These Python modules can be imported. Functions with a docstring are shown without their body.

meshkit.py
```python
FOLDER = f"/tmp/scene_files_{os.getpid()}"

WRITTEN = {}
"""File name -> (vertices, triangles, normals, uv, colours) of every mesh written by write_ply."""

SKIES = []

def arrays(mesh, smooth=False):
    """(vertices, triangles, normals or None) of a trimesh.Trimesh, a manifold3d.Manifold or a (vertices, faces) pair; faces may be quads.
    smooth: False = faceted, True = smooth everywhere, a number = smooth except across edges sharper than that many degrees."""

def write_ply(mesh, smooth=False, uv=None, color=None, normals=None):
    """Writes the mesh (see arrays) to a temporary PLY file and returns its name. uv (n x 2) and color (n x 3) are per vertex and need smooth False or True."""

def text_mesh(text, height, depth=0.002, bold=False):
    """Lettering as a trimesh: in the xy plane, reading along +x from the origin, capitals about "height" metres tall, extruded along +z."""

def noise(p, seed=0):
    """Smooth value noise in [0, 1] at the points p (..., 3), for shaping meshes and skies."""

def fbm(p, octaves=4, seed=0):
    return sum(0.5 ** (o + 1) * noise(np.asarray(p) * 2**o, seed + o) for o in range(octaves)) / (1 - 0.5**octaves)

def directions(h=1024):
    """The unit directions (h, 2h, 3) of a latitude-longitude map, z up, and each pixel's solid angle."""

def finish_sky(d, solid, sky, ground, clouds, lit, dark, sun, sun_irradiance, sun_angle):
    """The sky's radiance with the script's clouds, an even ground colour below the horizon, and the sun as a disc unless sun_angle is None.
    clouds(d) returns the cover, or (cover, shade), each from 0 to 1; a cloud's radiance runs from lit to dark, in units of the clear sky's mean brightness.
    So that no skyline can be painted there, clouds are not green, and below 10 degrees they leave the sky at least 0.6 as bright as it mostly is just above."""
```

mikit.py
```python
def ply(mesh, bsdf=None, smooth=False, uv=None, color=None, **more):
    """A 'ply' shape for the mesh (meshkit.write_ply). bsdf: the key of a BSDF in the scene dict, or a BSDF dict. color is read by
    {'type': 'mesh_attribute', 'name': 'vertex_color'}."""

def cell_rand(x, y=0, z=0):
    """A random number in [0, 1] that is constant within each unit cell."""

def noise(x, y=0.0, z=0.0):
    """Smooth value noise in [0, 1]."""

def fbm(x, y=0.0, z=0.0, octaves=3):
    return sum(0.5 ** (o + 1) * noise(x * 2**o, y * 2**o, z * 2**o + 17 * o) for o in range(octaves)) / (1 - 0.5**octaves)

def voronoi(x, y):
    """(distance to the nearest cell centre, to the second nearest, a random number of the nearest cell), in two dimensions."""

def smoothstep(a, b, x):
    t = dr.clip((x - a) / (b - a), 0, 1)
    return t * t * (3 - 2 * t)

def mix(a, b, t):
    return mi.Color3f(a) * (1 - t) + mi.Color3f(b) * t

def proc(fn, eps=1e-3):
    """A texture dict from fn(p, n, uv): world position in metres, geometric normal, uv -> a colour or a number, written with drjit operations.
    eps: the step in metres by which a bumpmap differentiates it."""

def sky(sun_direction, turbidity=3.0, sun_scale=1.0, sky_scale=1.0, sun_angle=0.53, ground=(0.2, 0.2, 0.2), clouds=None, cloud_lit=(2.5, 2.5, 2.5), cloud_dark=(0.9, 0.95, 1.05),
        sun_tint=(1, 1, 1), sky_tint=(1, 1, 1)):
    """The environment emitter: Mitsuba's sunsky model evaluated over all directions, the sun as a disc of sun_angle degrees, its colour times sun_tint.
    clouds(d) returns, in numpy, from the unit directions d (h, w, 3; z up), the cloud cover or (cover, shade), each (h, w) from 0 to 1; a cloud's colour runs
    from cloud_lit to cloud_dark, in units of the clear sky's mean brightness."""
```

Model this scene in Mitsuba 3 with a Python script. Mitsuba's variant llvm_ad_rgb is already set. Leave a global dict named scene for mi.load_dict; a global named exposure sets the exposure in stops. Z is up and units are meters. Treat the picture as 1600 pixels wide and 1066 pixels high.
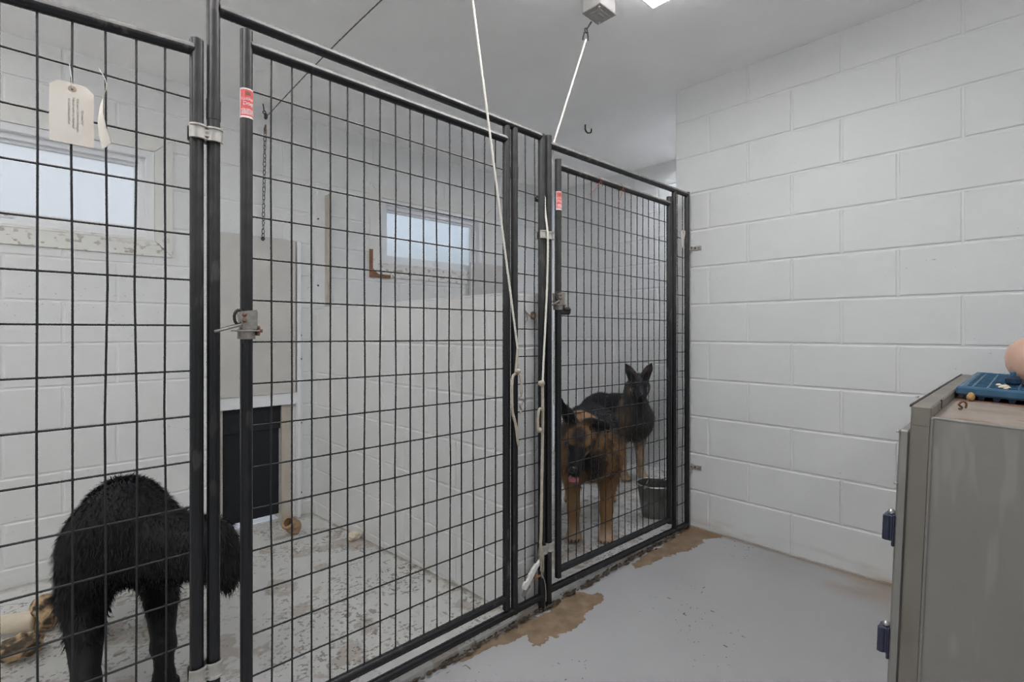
import math
import numpy as np
import trimesh
import mitsuba as mi
import drjit as dr
import shapely
from shapely.geometry import box as sbox, Polygon
import mikit
import meshkit
from mikit import noise, fbm, voronoi, smoothstep, mix

T = mi.ScalarTransform4f
PI = math.pi

# ------------------------------------------------------------------ camera, sky, lamps, exposure
exposure = 0.33
FOC, YAW, EYE, CX, CY = 783.31, 0.76646, 1.0749, 800.0, 517.75
SN, CS = math.sin(YAW), math.cos(YAW)
FWD, RGT, UPV = np.array([SN, CS, 0.0]), np.array([CS, -SN, 0.0]), np.array([0, 0, 1.0])
scene = {"type": "scene"}
labels = {}
scene["camera"] = {
    "type": "perspective", "fov": math.degrees(2 * math.atan(800 / FOC)), "fov_axis": "x", "near_clip": 0.02, "far_clip": 200.0,
    "principal_point_offset_y": (533.0 - CY) / 1066.0,
    "to_world": T().look_at(origin=[0, 0, EYE], target=[SN, CS, EYE], up=[0, 0, 1]),
}
scene["sky"] = mikit.sky([0.3, -0.5, 0.8], turbidity=3.5, sky_scale=4.0, sun_scale=0.02, ground=(0.25, 0.28, 0.2),
                         clouds=lambda d: np.clip(0.45 + (meshkit.fbm(d * 3.0, 4, 5) - 0.35) * 2.2, 0, 1), cloud_lit=(1.5, 1.55, 1.65), cloud_dark=(0.9, 0.95, 1.05))
LAMP = (9.0, 9.05, 9.15)

# ------------------------------------------------------------------ the place, metres: x along the fence, y into the kennels, z up
F, R, YB, XD, HC, K2 = 1.313, 2.624, 3.21, 1.305, 2.425, 3.65
XL, YN = -1.9, -2.4          # walls outside the frame
RWE = 1.395                  # the right wall ends here, kennel two widens behind it
B = 0.2032
SLOPE = 0.0565


def kz(y):
    """height of the sloping kennel floor"""
    return 0.020 - SLOPE * (y - F)


def ray(px, py):
    return FWD + RGT * (px - CX) / FOC - UPV * (py - CY) / FOC


def at(px, py, **plane):
    """the point of the plane x=, y=, z= or depth d= seen at that pixel"""
    v, o = ray(px, py), np.array([0, 0, EYE])
    (k, val), = plane.items()
    if k == "d":
        return o + v * val
    i = "xyz".index(k)
    return o + v * ((val - o[i]) / v[i])


# ------------------------------------------------------------------ helpers
def unique(name):
    taken = lambda n: n in labels or n in scene or any(k.startswith(n + "__") for k in scene)
    if not taken(name):
        return name
    i = 1
    while taken(f"{name}_{i:03d}"):
        i += 1
    return f"{name}_{i:03d}"


COUNT = {}


def key_for(name, parent):
    k = name if parent is None else f"{parent}__{name}"
    n = COUNT.get(k, 0)
    COUNT[k] = n + 1
    return k if n == 0 else f"{k}_{n:03d}"


def thing(name, label, cat, group=None):
    k = key_for(name, None)
    labels[k] = {"label": label, "category": cat}
    if group:
        labels[k]["group"] = group
    return k


def put(name, mesh, bsdf, parent=None, smooth=False, label=None, kind=None, color=None, world=None, **kw):
    k = key_for(name, parent)
    d = mesh if isinstance(mesh, dict) else mikit.ply(mesh, bsdf, smooth, color=color)
    d = {**d, **kw}
    if world is not None:
        d["to_world"] = world
    scene[k] = d
    if label or kind:
        labels.setdefault(k, {})
        if label:
            labels[k]["label"] = label
        if kind:
            labels[k]["kind"] = kind
    return k


def solo(name, mesh, bsdf, label, cat, smooth=False, group=None, **kw):
    k = thing(name, label, cat, group)
    COUNT[name] -= 1
    put(name, mesh, bsdf, None, smooth, **kw)
    return k


def cat(*ms):
    return trimesh.util.concatenate([m for m in ms if m is not None])


def box(x0, x1, y0, y1, z0, z1):
    m = trimesh.creation.box((abs(x1 - x0), abs(y1 - y0), abs(z1 - z0)))
    m.apply_translation(((x0 + x1) / 2, (y0 + y1) / 2, (z0 + z1) / 2))
    return m


def rbox(sx, sy, sz, c=0.003, centre=(0, 0, 0)):
    """a box with chamfered edges (hull of three slabs)"""
    pts = []
    for a, b_, d in ((0, c, c), (c, 0, c), (c, c, 0)):
        for i in (-1, 1):
            for j in (-1, 1):
                for k in (-1, 1):
                    pts.append((i * (sx / 2 - a), j * (sy / 2 - b_), k * (sz / 2 - d)))
    m = trimesh.convex.convex_hull(np.array(pts))
    m.apply_translation(centre)
    return m


def rot(m, axis, deg, pt=(0, 0, 0)):
    m = m.copy()
    m.apply_transform(trimesh.transformations.rotation_matrix(math.radians(deg), axis, pt))
    return m


def move(m, v):
    m = m.copy()
    m.apply_translation(v)
    return m


def tube(pts, r, n=10, closed=False, caps=True):
    p = np.asarray(pts, float)
    r = np.broadcast_to(np.asarray(r, float), (len(p),))
    if closed:
        t = np.roll(p, -1, 0) - np.roll(p, 1, 0)
    else:
        t = np.gradient(p, axis=0)
    t /= np.linalg.norm(t, axis=1, keepdims=True) + 1e-12
    a = np.zeros_like(p)
    ref = np.array([0, 0, 1.0]) if abs(t[0, 2]) < 0.9 else np.array([1.0, 0, 0])
    v = np.cross(t[0], ref)
    for i in range(len(p)):
        v = v - t[i] * np.dot(v, t[i])
        v /= np.linalg.norm(v) + 1e-12
        a[i] = v
    b_ = np.cross(t, a)
    ang = np.arange(n) * 2 * PI / n
    V = p[:, None] + r[:, None, None] * (np.cos(ang)[None, :, None] * a[:, None] + np.sin(ang)[None, :, None] * b_[:, None])
    V = V.reshape(-1, 3)
    m = len(p)
    rows = m if closed else m - 1
    i, j = np.meshgrid(np.arange(rows), np.arange(n), indexing="ij")
    i2, j2 = (i + 1) % m, (j + 1) % n
    q = np.stack([i * n + j, i * n + j2, i2 * n + j2, i2 * n + j], -1).reshape(-1, 4)
    f = np.vstack([q[:, [0, 1, 2]], q[:, [0, 2, 3]]])
    if caps and not closed:
        V = np.vstack([V, p[0], p[-1]])
        k = np.arange(n)
        f = np.vstack([f, np.stack([(k + 1) % n, k, k * 0 + m * n], 1), np.stack([(m - 1) * n + k, (m - 1) * n + (k + 1) % n, k * 0 + m * n + 1], 1)])
    return trimesh.Trimesh(V, f, process=False)


def curve(pts, n=40):
    """smooth Catmull-Rom line through the points"""
    p = np.asarray(pts, float)
    p = np.vstack([2 * p[0] - p[1], p, 2 * p[-1] - p[-2]])
    out = []
    seg = len(p) - 3
    per = max(2, n // seg)
    for s in range(seg):
        a, b_, c, d = p[s:s + 4]
        for t in np.linspace(0, 1, per, endpoint=(s == seg - 1)):
            out.append(0.5 * ((2 * b_) + (c - a) * t + (2 * a - 5 * b_ + 4 * c - d) * t * t + (-a + 3 * b_ - 3 * c + d) * t ** 3))
    return np.array(out)


def lathe(profile, n=32):
    m = trimesh.creation.revolve(np.asarray(profile, float), sections=n)
    m.fix_normals()
    return m


def ball(r, c, sub=2, scale=(1, 1, 1)):
    m = trimesh.creation.icosphere(sub, r)
    m.apply_scale(scale)
    m.apply_translation(c)
    return m


def frame_matrix(o, u, v, n):
    m = np.eye(4)
    m[:3, 0], m[:3, 1], m[:3, 2], m[:3, 3] = u, v, n, o
    return m


def jitter(m, amp, freq, seed=0):
    m = m.copy()
    v = np.array(m.vertices)
    n = np.array(m.vertex_normals)
    m.vertices = v + n * ((meshkit.fbm(v * freq + 50, 3, seed) - 0.5) * 2 * amp)[:, None]
    return m


# ------------------------------------------------------------------ materials
def P(name, **kw):
    d = {"type": "principled"}
    for k, v in kw.items():
        d[k] = {"type": "rgb", "value": list(v)} if isinstance(v, (tuple, list)) else v
    scene[name] = {"type": "twosided", "bsdf": d}
    return name


def bump(name, tex, scale, **kw):
    P(name, **kw)
    scene[name] = {"type": "twosided", "bsdf": {"type": "bumpmap", "arbitrary": tex, "scale": scale, "bsdf": scene[name]["bsdf"]}}
    return name


def wall_colour(p, n, uv):
    v = fbm(p.x * 3, p.y * 3, p.z * 3, 3)
    c = mix((0.71, 0.72, 0.72), (0.765, 0.77, 0.765), v)
    grime = smoothstep(0.075, 0.0, p.z + 0.07 * (fbm(p.y * 9, p.x * 9, p.z * 30, 3) - 0.5)) * smoothstep(2.45, 2.55, p.x) * smoothstep(1.42, 1.36, p.y)
    c = mix(c, (0.36, 0.24, 0.12), 0.55 * grime * smoothstep(0.35, 0.7, fbm(p.y * 5, 3.0, p.z * 12, 3)))
    speck = smoothstep(0.90, 0.93, noise(p.x * 110, p.y * 110, p.z * 110)) * smoothstep(0.66, 0.74, noise(p.x * 5, p.y * 5, p.z * 5 + 9))
    return mix(c, (0.42, 0.40, 0.37), speck * 0.6)


wall_bump = mikit.proc(lambda p, n, uv: 0.7 * fbm(p.x * 160, p.y * 160, p.z * 160, 3) + 0.3 * noise(p.x * 30, p.y * 30, p.z * 30))
bump("wall_paint", wall_bump, 0.0012, base_color=mikit.proc(wall_colour), roughness=0.42, specular=0.4)
bump("ceiling_paint", mikit.proc(lambda p, n, uv: fbm(p.x * 40, p.y * 40, p.z * 40, 4)), 0.002,
     base_color=mikit.proc(lambda p, n, uv: mix((0.86, 0.85, 0.845), (0.93, 0.92, 0.915), fbm(p.x * 4, p.y * 4, 0, 4))), roughness=0.75)

# bare concrete where the floor paint has peeled along the fence: (x, y, rx, ry)
PATCHES = [(1.55, 1.25, 0.13, 0.065), (1.40, 1.22, 0.13, 0.075), (1.25, 1.275, 0.10, 0.03), (1.12, 1.295, 0.13, 0.020), (2.42, 1.24, 0.22, 0.07), (2.17, 1.255, 0.16, 0.035), (2.58, 1.23, 0.10, 0.09)]


def floor_colour(p, n, uv):
    c = mix((0.36, 0.36, 0.37), (0.42, 0.42, 0.425), fbm(p.x * 2.2, p.y * 2.2, 0, 4))
    w = 1.0 * (fbm(p.x * 15, p.y * 15, 3.0, 5) - 0.5) + 0.34 * (fbm(p.x * 75, p.y * 75, 1.0, 3) - 0.5)
    m = mi.Float(0)
    for x, y, rx, ry in PATCHES:
        q = dr.sqrt(dr.square((p.x - x) / rx) + dr.square((p.y - y) / ry))
        m = dr.maximum(m, smoothstep(1.03, 0.99, q + 1.0 * w))
    bare = mix((0.15, 0.105, 0.068), (0.31, 0.23, 0.155), fbm(p.x * 26, p.y * 26, 5.0, 5))
    bare = mix(bare, (0.16, 0.085, 0.04), 0.6 * smoothstep(2.40, 2.60, p.x))
    c = mix(c, bare, m)
    # rusty water stain along the foot of the right wall
    s = smoothstep(2.30, 2.60, p.x + 0.25 * (fbm(p.x * 6, p.y * 4, 2.0, 3) - 0.5)) * smoothstep(1.0, 0.55, p.y)
    c = mix(c, (0.30, 0.21, 0.14), 0.6 * s * smoothstep(0.35, 0.62, fbm(p.x * 5, p.y * 3, 8.0, 4)))
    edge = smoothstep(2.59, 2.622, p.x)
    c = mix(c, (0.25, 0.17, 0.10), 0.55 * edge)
    speck = smoothstep(0.93, 0.95, noise(p.x * 90, p.y * 90, 6.0)) * smoothstep(0.62, 0.70, noise(p.x * 4, p.y * 4, 4.0))
    return mix(c, (0.16, 0.13, 0.11), speck)


def kennel_floor_colour(p, n, uv):
    c = mix((0.51, 0.51, 0.50), (0.59, 0.59, 0.57), fbm(p.x * 3, p.y * 3, 0, 4))
    big = smoothstep(0.60, 0.68, fbm(p.x * 9 + 3, p.y * 9, 1.0, 4) + 0.22 * (fbm(p.x * 60, p.y * 60, 0.0, 3) - 0.5))
    c = mix(c, (0.36, 0.31, 0.27), 0.7 * big)
    dots = smoothstep(0.60, 0.68, fbm(p.x * 95, p.y * 95, 2.0, 3)) * smoothstep(0.40, 0.62, fbm(p.x * 8, p.y * 8, 7.0, 3))
    c = mix(c, (0.17, 0.15, 0.13), 0.75 * dots)
    spots = smoothstep(0.80, 0.86, noise(p.x * 60, p.y * 60, 5.0)) * smoothstep(0.45, 0.6, noise(p.x * 3, p.y * 3, 3.0))
    c = mix(c, (0.15, 0.13, 0.11), 0.7 * spots)
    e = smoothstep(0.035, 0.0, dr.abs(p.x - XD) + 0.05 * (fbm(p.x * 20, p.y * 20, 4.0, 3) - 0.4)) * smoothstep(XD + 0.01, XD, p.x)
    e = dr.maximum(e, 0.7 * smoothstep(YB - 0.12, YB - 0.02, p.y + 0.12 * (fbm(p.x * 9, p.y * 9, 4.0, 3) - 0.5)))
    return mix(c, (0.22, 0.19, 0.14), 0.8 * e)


P("floor_paint", base_color=mikit.proc(floor_colour), roughness=0.38, specular=0.45)
P("kennel_paint", base_color=mikit.proc(kennel_floor_colour), roughness=0.4, specular=0.45)


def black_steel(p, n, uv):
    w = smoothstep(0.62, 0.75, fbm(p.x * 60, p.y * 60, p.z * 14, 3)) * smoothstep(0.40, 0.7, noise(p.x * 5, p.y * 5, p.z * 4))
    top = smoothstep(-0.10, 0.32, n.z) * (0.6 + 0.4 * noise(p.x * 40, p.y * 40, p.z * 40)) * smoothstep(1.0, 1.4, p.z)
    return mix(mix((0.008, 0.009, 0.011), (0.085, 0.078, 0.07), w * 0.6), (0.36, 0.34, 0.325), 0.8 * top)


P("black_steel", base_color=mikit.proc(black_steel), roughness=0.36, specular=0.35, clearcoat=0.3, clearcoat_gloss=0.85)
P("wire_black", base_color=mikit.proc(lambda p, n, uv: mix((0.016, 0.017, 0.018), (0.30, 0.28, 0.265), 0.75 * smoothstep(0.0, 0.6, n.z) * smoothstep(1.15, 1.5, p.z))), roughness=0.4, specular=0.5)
P("galvanised", base_color=mikit.proc(lambda p, n, uv: mix((0.42, 0.40, 0.36), (0.62, 0.60, 0.56), fbm(p.x * 80, p.y * 80, p.z * 80, 3))), roughness=0.45, metallic=0.55)
P("worn_zinc", base_color=mikit.proc(lambda p, n, uv: mix((0.22, 0.20, 0.18), (0.42, 0.40, 0.37), fbm(p.x * 120, p.y * 120, p.z * 120, 3))), roughness=0.45, metallic=0.6)
P("rusty_steel", base_color=mikit.proc(lambda p, n, uv: mix((0.10, 0.05, 0.03), (0.26, 0.14, 0.08), fbm(p.x * 150, p.y * 150, p.z * 150, 3))), roughness=0.8)
P("dark_iron", base_color=(0.035, 0.032, 0.03), roughness=0.5, metallic=0.3)
P("chain_metal", base_color=(0.09, 0.085, 0.08), roughness=0.4, metallic=0.6)
P("bright_steel", base_color=(0.62, 0.61, 0.60), roughness=0.28, metallic=0.9)
P("white_paint", base_color=(0.76, 0.77, 0.79), roughness=0.35)
P("trim_paint", base_color=mikit.proc(lambda p, n, uv: mix((0.72, 0.715, 0.69), (0.30, 0.25, 0.19), 0.75 * smoothstep(0.60, 0.72, fbm(p.x * 45, p.y * 45, p.z * 45, 3)) * smoothstep(1.60, 1.50, p.z + 0.07 * (noise(p.x * 9, 0, 0) - 0.5)))), roughness=0.5)
P("rust_stain", base_color=mikit.proc(lambda p, n, uv: mix((0.13, 0.05, 0.03), (0.30, 0.17, 0.10), fbm(p.x * 70, p.y * 70, p.z * 70, 3))), roughness=0.85)
P("door_panel", base_color=mikit.proc(lambda p, n, uv: mix((0.50, 0.48, 0.455), (0.58, 0.56, 0.535), fbm(p.x * 5, p.y * 5, p.z * 8, 4))), roughness=0.4)
P("rubber", base_color=(0.012, 0.014, 0.018), roughness=0.55, specular=0.3)
P("tan_jamb", base_color=mikit.proc(lambda p, n, uv: mix((0.36, 0.31, 0.25), (0.56, 0.52, 0.47), fbm(p.x * 20, p.y * 20, p.z * 6, 4))), roughness=0.6)
bump("rope_white", mikit.proc(lambda p, n, uv: dr.sin(p.z * 900 + dr.atan2(p.y - 1.2, p.x - 1.4) * 3)), 0.0006, base_color=(0.74, 0.71, 0.64), roughness=0.8)
bump("rope_old", mikit.proc(lambda p, n, uv: dr.sin(p.z * 800 + p.x * 300)), 0.0006, base_color=mikit.proc(lambda p, n, uv: mix((0.34, 0.29, 0.22), (0.58, 0.53, 0.45), fbm(p.x * 90, p.y * 90, p.z * 40, 3))), roughness=0.85)
P("dark_cord", base_color=(0.12, 0.10, 0.085), roughness=0.8)
P("manila", base_color=mikit.proc(lambda p, n, uv: mix((0.78, 0.74, 0.68), (0.70, 0.645, 0.58), fbm(p.x * 16, p.y * 16, p.z * 16, 3))), roughness=0.75)
P("eyelet_paper", base_color=(0.40, 0.31, 0.25), roughness=0.7)
P("ink", base_color=(0.10, 0.10, 0.12), roughness=0.8)
P("label_red", base_color=(0.70, 0.10, 0.10), roughness=0.4)
P("label_white", base_color=(0.85, 0.72, 0.70), roughness=0.4)
P("red_twine", base_color=(0.34, 0.09, 0.06), roughness=0.7)
P("plastic_white", base_color=(0.72, 0.71, 0.69), roughness=0.4)
P("box_grey", base_color=(0.52, 0.505, 0.49), roughness=0.5)
P("cover_metal", base_color=mikit.proc(lambda p, n, uv: mix((0.30, 0.28, 0.26), (0.48, 0.46, 0.44), fbm(p.x * 60, p.y * 60, p.z * 60, 3))), roughness=0.45, metallic=0.3)
bump("stainless", mikit.proc(lambda p, n, uv: fbm(p.x * 3, p.y * 220, p.z * 4, 2)), 0.0002,
     base_color=mikit.proc(lambda p, n, uv: mix((0.25, 0.24, 0.22), (0.37, 0.36, 0.34), 0.6 * fbm(p.x * 6, p.y * 9, p.z * 2.5, 4) + 0.4 * smoothstep(0.60, 0.75, fbm(p.x * 30, p.y * 34, p.z * 5, 3)))), roughness=0.42, metallic=0.55)
P("cabinet_trim", base_color=mikit.proc(lambda p, n, uv: mix((0.17, 0.152, 0.128), (0.27, 0.245, 0.215), fbm(p.x * 14, p.y * 14, p.z * 5, 4))), roughness=0.45, metallic=0.45)
P("cabinet_top", base_color=mikit.proc(lambda p, n, uv: mix(mix((0.22, 0.18, 0.145), (0.36, 0.31, 0.27), fbm(p.x * 12, p.y * 12, 0, 4)), (0.24, 0.13, 0.08), smoothstep(0.55, 0.68, fbm(p.x * 9 + 4, p.y * 7, 2.0, 4)))), roughness=0.5, metallic=0.2)
P("hinge_black", base_color=(0.02, 0.024, 0.05), roughness=0.3, specular=0.6)
P("blue_plastic", base_color=mikit.proc(lambda p, n, uv: mix((0.020, 0.070, 0.135), (0.05, 0.14, 0.23), fbm(p.x * 25, p.y * 25, p.z * 25, 4))), roughness=0.38, specular=0.5)
P("blue_dark", base_color=(0.010, 0.035, 0.075), roughness=0.35)
P("peach_plastic", base_color=(0.62, 0.40, 0.30), roughness=0.45)
P("leaf_dry", base_color=(0.45, 0.27, 0.12), roughness=0.7)
P("bone_tan", base_color=mikit.proc(lambda p, n, uv: mix((0.20, 0.12, 0.06), (0.46, 0.32, 0.19), fbm(p.x * 50, p.y * 50, p.z * 50, 3))), roughness=0.6)
P("bone_pale", base_color=mikit.proc(lambda p, n, uv: mix((0.62, 0.52, 0.38), (0.76, 0.69, 0.56), fbm(p.x * 25, p.y * 25, p.z * 25, 3))), roughness=0.55)
P("bone_gristle", base_color=mikit.proc(lambda p, n, uv: mix((0.05, 0.035, 0.02), (0.55, 0.38, 0.22), smoothstep(0.35, 0.7, fbm(p.x * 40, p.y * 40, p.z * 40, 4)))), roughness=0.65)
P("bucket_metal", base_color=mikit.proc(lambda p, n, uv: mix((0.10, 0.10, 0.092), (0.26, 0.255, 0.24), fbm(p.x * 25, p.y * 25, p.z * 12, 3))), roughness=0.38, metallic=0.7)
P("dirt", base_color=(0.07, 0.05, 0.035), roughness=0.95)
P("lamp_metal", base_color=(0.8, 0.8, 0.8), roughness=0.4)
P("grass_outside", base_color=mikit.proc(lambda p, n, uv: mix((0.10, 0.16, 0.05), (0.22, 0.26, 0.12), fbm(p.x * 2, p.y * 2, 0, 4))), roughness=0.9)
P("leaves", base_color=(0.34, 0.42, 0.30), roughness=0.7)
P("bark", base_color=(0.16, 0.12, 0.09), roughness=0.9)
coat = {"type": "mesh_attribute", "name": "vertex_color"}
scene["coat"] = {"type": "twosided", "bsdf": {"type": "principled", "base_color": coat, "roughness": 0.62, "specular": 0.3}}
P("dog_nose", base_color=(0.012, 0.012, 0.013), roughness=0.3)
P("dog_eye", base_color=(0.06, 0.03, 0.012), roughness=0.08, clearcoat=1.0)
P("dog_tongue", base_color=(0.62, 0.25, 0.25), roughness=0.4)
P("dog_claw", base_color=(0.03, 0.028, 0.025), roughness=0.4)
P("collar_steel", base_color=(0.5, 0.5, 0.5), roughness=0.3, metallic=0.9)
scene["window_glass"] = {"type": "principledthin", "base_color": {"type": "rgb", "value": [0.93, 0.95, 0.97]}, "roughness": 0.45, "spec_trans": 0.9, "diff_trans": 1.0, "eta": 1.45}

# ------------------------------------------------------------------ block walls
BLOCK = {}


def block_ply(w, h):
    """one painted concrete block: face with a soft arris, standing 4 mm proud of its joints"""
    k = (round(w, 3), round(h, 3))
    if k not in BLOCK:
        d, c = 0.0045, 0.0045
        x, y = w / 2, h / 2
        v = [(-x, -y, -d), (x, -y, -d), (x, y, -d), (-x, y, -d), (-x, -y, -c * 0.6), (x, -y, -c * 0.6), (x, y, -c * 0.6), (-x, y, -c * 0.6),
             (-x + c, -y + c, 0), (x - c, -y + c, 0), (x - c, y - c, 0), (-x + c, y - c, 0)]
        f = []
        for a in (0, 4):
            for i in range(4):
                j = (i + 1) % 4
                f += [(a + i, a + j, a + 4 + j), (a + i, a + 4 + j, a + 4 + i)]
        f += [(8, 9, 10), (8, 10, 11)]
        BLOCK[k] = mikit.ply(trimesh.Trimesh(np.array(v, float), f, process=False), "wall_paint")
    return BLOCK[k]


def block_wall(name, o, u, n, length, z0, courses, first, offset, holes=(), thick=0.15, joint=0.007, kind="structure", key=None):
    """a slab with blocks on its face: o is the face's lower corner at z=0, u runs along it, n points out of it"""
    u, n, up = np.array(u, float), np.array(n, float), np.array([0, 0, 1.0])
    slab = sbox(0, z0, length, courses * B if courses * B < HC else HC)
    for h in holes:
        slab = slab.difference(sbox(*h))
    m = trimesh.creation.extrude_polygon(slab, thick)
    m.apply_transform(frame_matrix(np.array(o, float) - n * (thick + 0.004), u, up, n))
    k = put(name, m, "wall_paint", kind=kind) if key is None else key
    for c in range(first, courses):
        s = offset + (0.2032 if c % 2 == 0 else 0.0)
        s -= math.ceil(s / (2 * B)) * 2 * B
        top = min((c + 1) * B, HC) - joint / 2
        while s < length:
            r = sbox(max(s + joint / 2, 0), max(c * B + joint / 2, z0), min(s + 2 * B - joint / 2, length), top)
            s += 2 * B
            if r.bounds[2] - r.bounds[0] < 0.02 or r.area <= 0:
                continue
            todo = [r]
            for h in holes:
                hb = sbox(*h)
                nxt = []
                for q in todo:
                    if not q.intersects(hb) or q.intersection(hb).area < 1e-6:
                        nxt.append(q)
                        continue
                    a, b_, c2, d = q.bounds
                    e, f, g, i = h
                    for t in ((a, b_, min(c2, e), d), (max(a, g), b_, c2, d), (max(a, e), b_, min(c2, g), min(d, f)), (max(a, e), max(b_, i), min(c2, g), d)):
                        if t[2] - t[0] > 0.012 and t[3] - t[1] > 0.012:
                            nxt.append(sbox(*t))
                todo = nxt
            for q in todo:
                a, b_, c2, d = q.bounds
                M = frame_matrix(np.array(o, float) + u * (a + c2) / 2 + up * (b_ + d) / 2, u, up, n)
                put("block", block_ply(c2 - a, d - b_), None, k, world=T(M))
    return k


# window and dog-door openings of the back wall, as x0, z0, x1, z1
WIN = [(-0.471, 1.550, 0.474, 2.018), (1.800, 1.550, 2.745, 2.022)]
DOG = [(0.775, -0.3, 1.178, 0.635), (2.62, -0.3, 3.02, 0.635)]
holes = [(a - XL, b_, c - XL, d) for a, b_, c, d in WIN + DOG]
block_wall("wall_back", (XL, YB, 0), (1, 0, 0), (0, -1, 0), K2 - XL, -0.25, 12, -1, 0.116 - XL, holes, thick=0.17)
block_wall("wall_right", (R, RWE, 0), (0, -1, 0), (-1, 0, 0), RWE - YN, -0.05, 12, 0, RWE - 0.189, thick=0.19)
block_wall("wall_kennel_right", (K2, YB, 0), (0, -1, 0), (-1, 0, 0), YB - RWE + 0.1, -0.25, 12, -1, 0.1)
dv = block_wall("wall_divider", (XD, YB, 0), (0, -1, 0), (-1, 0, 0), YB - F - 0.035, -0.25, 6, -1, 0.09, thick=0.185)
block_wall("wall_divider", (XD + 0.193, F + 0.035, 0), (0, 1, 0), (1, 0, 0), YB - F - 0.035, -0.25, 6, -1, 0.09, key=dv)
block_wall("wall_divider", (XD, F + 0.031, 0), (1, 0, 0), (0, -1, 0), 0.193, -0.05, 6, 0, 0.0, key=dv)
put("cap", box(XD, XD + 0.193, F + 0.033, YB, 6 * B - 0.004, 6 * B + 0.003), "wall_paint", dv)
put("wall_left", box(XL - 0.1, XL, YN, YB + 0.1, -0.25, HC), "wall_paint", kind="structure")
put("wall_near", box(XL - 0.1, R + 0.1, YN - 0.1, YN, -0.05, HC), "wall_paint", kind="structure")
put("wall_stub", box(R + 0.004, K2 + 0.1, RWE - 0.2, RWE - 0.004, -0.2, HC), "wall_paint", kind="structure")
put("ceiling", box(XL - 0.1, K2 + 0.1, YN - 0.1, YB + 0.15, HC, HC + 0.1), "ceiling_paint", kind="structure")
put("floor", box(XL - 0.1, R + 0.1, YN - 0.1, F + 0.02, -0.06, 0.0), "floor_paint", kind="structure")
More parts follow.
